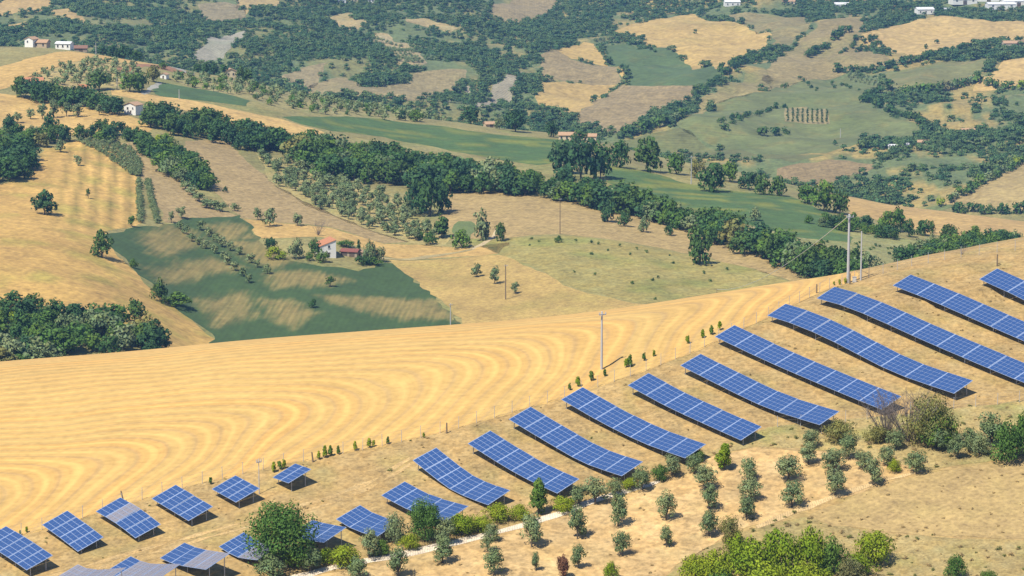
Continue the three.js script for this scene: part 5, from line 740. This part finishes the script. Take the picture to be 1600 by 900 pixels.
// ---------------------------------------------------------------- buildings
const paint = (r, g, b, rough = 0.9) => new THREE.MeshStandardMaterial({ color: new THREE.Color().setRGB(r, g, b), roughness: rough });
const WALL = { white: paint(0.80, 0.79, 0.77), cream: paint(0.62, 0.52, 0.36), tan: paint(0.48, 0.38, 0.26), grey: paint(0.5, 0.5, 0.5), stone: paint(0.36, 0.29, 0.22) };
const tileTex = makeTexture(128, 128, (u, v) => { const k = 0.6 + 0.14 * Math.cos(2 * Math.PI * u * 16) + 0.07 * Math.cos(2 * Math.PI * v * 8) + 0.12 * (rnd() - 0.5); return [k, k * 0.97, k * 0.95]; });
const roofMat = (r, g, b) => { const m = new THREE.MeshStandardMaterial({ map: tileTex, roughness: 0.9 }), a = tileTex.userData.avg; m.color.setRGB(r / a[0], g / a[1], b / a[2]); return m; };
const ROOF = { orange: roofMat(0.44, 0.19, 0.095), red: roofMat(0.22, 0.075, 0.06), tan: roofMat(0.42, 0.27, 0.16), brown: roofMat(0.22, 0.12, 0.085), grey: roofMat(0.42, 0.43, 0.45), white: roofMat(0.66, 0.67, 0.68) };
const pane = new THREE.MeshPhysicalMaterial({ color: new THREE.Color().setRGB(0.035, 0.04, 0.05), roughness: 0.15 }), trim = paint(0.55, 0.54, 0.52), doorMat = paint(0.12, 0.09, 0.07);
const prism = (pts, depth) => { const s = new THREE.Shape(); pts.forEach(([x, y], i) => i ? s.lineTo(x, y) : s.moveTo(x, y)); return new THREE.ExtrudeGeometry(s, { depth, bevelEnabled: false }); };
// w across, d deep, h to the eaves, rh rise of the roof; kind: gable (end faces the viewer), side (slope faces the viewer), lean (one slope)
function building(name, label, category, o) {
  const p = at(o.px, o.py, o.layer), g = new THREE.Group(); g.position.copy(p); g.position.y -= 0.25; g.rotation.y = o.turn || 0;
  const { w, d, h, rh, kind } = o, t = 0.22, ov = 0.4, wall = WALL[o.wall], roof = ROOF[o.roof];
  if (kind === 'gable') {
    part('wall', prism([[-w / 2, 0], [w / 2, 0], [w / 2, h], [0, h + rh], [-w / 2, h]], d).translate(0, 0, -d), wall, g);
    const k = rh / (w / 2), e = w / 2 + ov; const r = part('roof', prism([[-e, h - k * ov + 0.02], [0, h + rh + 0.02], [e, h - k * ov + 0.02], [e, h - k * ov + t], [0, h + rh + t + 0.05], [-e, h - k * ov + t]], d + 2 * ov).translate(0, 0, -d - ov), roof, g);
    if (o.chimney) part('chimney', box(0.7, 1.3, 0.7, w * 0.22, h + rh * 0.9, -d * 0.6), wall, r);
  } else if (kind === 'side') {
    part('wall', prism([[-d, 0], [0, 0], [0, h], [-d / 2, h + rh], [-d, h]], w).rotateY(-Math.PI / 2).translate(w / 2, 0, 0), wall, g);
    const k = rh / (d / 2), r = part('roof', prism([[-d - ov, h - k * ov + 0.02], [-d / 2, h + rh + 0.02], [ov, h - k * ov + 0.02], [ov, h - k * ov + t], [-d / 2, h + rh + t + 0.05], [-d - ov, h - k * ov + t]], w + 2 * ov).rotateY(-Math.PI / 2).translate(w / 2 + ov, 0, 0), roof, g);
    if (o.chimney) part('chimney', box(0.7, 1.3, 0.7, w * 0.25, h + rh, -d * 0.4), wall, r);
  } else { // lean: low on the left, high on the right
    part('wall', prism([[-w / 2, 0], [w / 2, 0], [w / 2, h + rh], [-w / 2, h]], d).translate(0, 0, -d), wall, g);
    const k = rh / w; const r = part('roof', prism([[-w / 2 - ov, h - k * ov + 0.02], [w / 2 + 0.1, h + rh + k * 0.1 + 0.02], [w / 2 + 0.1, h + rh + t], [-w / 2 - ov, h - k * ov + t]], d + ov).translate(0, 0, -d - ov / 2), roof, g);
    if (o.chimney) part('chimney', box(0.6, 1.2, 0.6, 0, h + rh * 0.7 + 0.5, -d * 0.7), wall, r);
  }
  for (const [x, y, ww, hh, what] of o.openings || []) { const m = part(what || 'window', box(ww, hh, 0.1, x, y + hh / 2 + 0.25, 0.03), what === 'door' ? doorMat : pane, g); part(what === 'door' ? 'lintel' : 'sill', box(ww + 0.3, 0.12, 0.2, x, what === 'door' ? y + hh + 0.33 : y + 0.18, 0.06), trim, m); }
  return top(g, name, label, category || 'house');
}
const wins = (n, w, y, ww = 0.9, hh = 1.2) => Array.from({ length: n }, (_, i) => [-w / 2 + (i + 0.5) * w / n, y, ww, hh]);
building('farmhouse', 'white two storey farmhouse with orange tiled roof above the dark meadow', 'house', { px: 513, py: 403, layer: 'M', w: 5.9, d: 9.5, h: 4.6, rh: 2.1, kind: 'lean', wall: 'white', roof: 'orange', turn: 0.3, chimney: false, openings: [[0.3, 3.7, 0.75, 0.95], [0.2, 0.4, 0.8, 1.6, 'door']] });
building('tiled_shed', 'low shed with dark red roof beside the white farmhouse', 'shed', { px: 545, py: 401, layer: 'M', w: 6.4, d: 4, h: 2.1, rh: 0.7, kind: 'side', wall: 'stone', roof: 'red', turn: -0.28, openings: [[-1.8, 0, 2.2, 1.7, 'door'], [1.2, 0, 2.0, 1.7, 'door']] });
building('small_outbuilding', 'tiny stone outbuilding right of the red roofed shed', 'shed', { px: 561, py: 402, layer: 'M', w: 2.6, d: 2.6, h: 2.0, rh: 0.6, kind: 'gable', wall: 'stone', roof: 'tan', turn: -0.2, openings: [[0, 0, 0.8, 1.5, 'door']] });
building('white_cottage', 'small white house alone in the tree belt at the upper left', 'house', { px: 203, py: 179, layer: 'M', w: 6.4, d: 6, h: 4.6, rh: 1.2, kind: 'gable', wall: 'white', roof: 'tan', turn: -0.45, openings: [[-1.2, 2.4, 0.9, 1.0], [1.6, 2.6, 0.6, 0.8], [0.4, 0.2, 0.8, 1.7, 'door']] });
building('ridge_house', 'tall white house at the left end of the ridge hamlet', 'house', { px: 45, py: 69, layer: 'M', w: 5.4, d: 6, h: 4.6, rh: 1.2, kind: 'gable', wall: 'white', roof: 'tan', turn: -0.4, openings: [[-0.8, 2.6, 0.8, 1]] });
building('ridge_house', 'tan house with tiled roof in the ridge hamlet', 'house', { px: 62, py: 71, layer: 'M', w: 8, d: 6, h: 3, rh: 1.4, kind: 'side', wall: 'tan', roof: 'tan', turn: -0.2, openings: wins(2, 8, 1) });
building('ridge_house', 'long white house with flat looking roof in the ridge hamlet', 'house', { px: 98, py: 74, layer: 'M', w: 8.8, d: 5, h: 3.4, rh: 0.9, kind: 'side', wall: 'white', roof: 'white', turn: -0.25, openings: wins(3, 8.8, 1.2) });
building('ridge_barn', 'dark reddish barn right of the white ridge houses', 'barn', { px: 126, py: 74, layer: 'M', w: 7, d: 5, h: 2.2, rh: 1.3, kind: 'side', wall: 'stone', roof: 'brown', turn: 0.1, openings: [[0, 0, 2, 1.8, 'door']] });
building('hidden_house', 'house with orange red roof half hidden by ridge trees', 'house', { px: 54, py: 134, layer: 'M', w: 8.5, d: 7, h: 2.4, rh: 1.6, kind: 'side', wall: 'cream', roof: 'orange', turn: 0.2, openings: wins(2, 8, 0.8) });
building('roadside_hut', 'tiny orange roofed hut below the ridge olive grove', 'hut', { px: 131, py: 141, layer: 'M', w: 4, d: 4, h: 1.8, rh: 0.9, kind: 'side', wall: 'tan', roof: 'orange', turn: 0.2, openings: [[0, 0.1, 0.8, 1.4, 'door']] });
building('roadside_hut', 'small white hut by the reddish bank', 'hut', { px: 255, py: 123, layer: 'M', w: 3.4, d: 3.4, h: 2.4, rh: 0.7, kind: 'gable', wall: 'white', roof: 'tan', turn: -0.3, openings: [[0, 0.1, 0.8, 1.5, 'door']] });
building('cream_house', 'cream house among dark trees on the ridge', 'house', { px: 361, py: 115, layer: 'M', w: 6.5, d: 5.5, h: 3.4, rh: 1.5, kind: 'gable', wall: 'cream', roof: 'tan', turn: 0.2, openings: [[-1.4, 1.2, 0.9, 1.1], [1.3, 1.2, 0.9, 1.1]] });
building('cream_farmhouse', 'long cream farmhouse with tan roof at the ridge centre', 'house', { px: 890, py: 220, layer: 'M', w: 11, d: 6, h: 3.0, rh: 1.2, kind: 'side', wall: 'cream', roof: 'tan', turn: -0.08, chimney: true, openings: wins(4, 11, 1.0) });
building('cream_farmhouse', 'lower right wing of the cream farmhouse on the ridge', 'house', { px: 920, py: 221, layer: 'M', w: 7.5, d: 6, h: 2.8, rh: 1.1, kind: 'side', wall: 'cream', roof: 'tan', turn: -0.08, openings: wins(2, 7, 0.8) });
building('farm_shed', 'little tan roofed shed at the left foot of the cream farmhouse field', 'shed', { px: 768, py: 190, layer: 'M', w: 6, d: 5, h: 2, rh: 1, kind: 'side', wall: 'tan', roof: 'tan', turn: 0.3, openings: [[0, 0, 1.6, 1.7, 'door']] });
for (const [px, py, w, h, roof, wall, label] of [[530, 6, 14, 6, 'white', 'white', 'white hilltop house at the top edge left of centre'], [556, 4, 10, 5, 'tan', 'cream', 'cream hilltop house at the top edge'], [578, 5, 9, 5, 'orange', 'white', 'orange roofed hilltop house at the top edge'], [1145, 10, 16, 6, 'white', 'white', 'white far house above the bowl shaped field'], [1232, 8, 13, 5, 'tan', 'cream', 'far cream house at the top edge right of centre'], [1318, 14, 18, 6, 'white', 'white', 'long white far house on the right hilltop'], [1346, 7, 11, 6, 'orange', 'tan', 'far house with orange roof at the top edge'], [1447, 22, 17, 6, 'white', 'white', 'white far farm above the golden hilltop field'], [1478, 21, 10, 5, 'grey', 'white', 'small far barn beside the white far farm'], [1585, 76, 18, 6, 'tan', 'cream', 'far cream house at the right edge under the golden field'], [1395, 233, 6, 3, 'white', 'white', 'left white shed among trees on the far right'], [1414, 231, 5, 3, 'grey', 'white', 'right pale shed among trees on the far right'], [1443, 229, 8, 4, 'tan', 'cream', 'tiny cream hut among trees on the far right'], [1513, 213, 9, 5, 'tan', 'white', 'tiny pale house beside the far right track']])
  building('far_house', label, 'house', { px, py, layer: 'R', w, d: w * 0.6, h: h * 0.8, rh: h * 0.3, kind: 'side', wall, roof, turn: (px % 7) * 0.08 - 0.2, openings: wins(3, w, 1.4, 1.2, 1.6) });
for (const [px, py, w, label] of [[1508, 7, 26, 'first white warehouse of the top right industrial group'], [1545, 3, 22, 'second white warehouse of the top right industrial group'], [1566, 15, 28, 'third white warehouse of the top right industrial group'], [1592, 10, 30, 'fourth white warehouse at the top right corner'], [1524, 2, 20, 'white warehouse at the top edge of the industrial group']])
  building('warehouse', label, 'warehouse', { px, py, layer: 'R', w, d: 16, h: 5.5, rh: 1.6, kind: 'side', wall: 'white', roof: 'white', turn: (px % 5) * 0.05, openings: [[0, 0, 4, 4, 'door'], ...wins(3, w, 3.2, 2, 1)] });
{ // grey cabinet at the foot of the tall pole
  const g = new THREE.Group(), p = at(1335, 441, 'F'); g.position.copy(p); part('body', box(0.6, 0.85, 0.4, 0, 0.4, 0), WALL.grey, g); part('roof', box(0.7, 0.06, 0.5, 0, 0.86, 0), galv, g); const d = part('door', box(0.5, 0.7, 0.03, 0, 0.42, 0.21), trim, g); part('handle', box(0.04, 0.12, 0.03, 0.18, 0.45, 0.24), doorMat, d);
  top(g, 'electric_cabinet', 'small grey cabinet between the tall pole and the shorter pole', 'cabinet');
}
renderer.render(scene, camera);
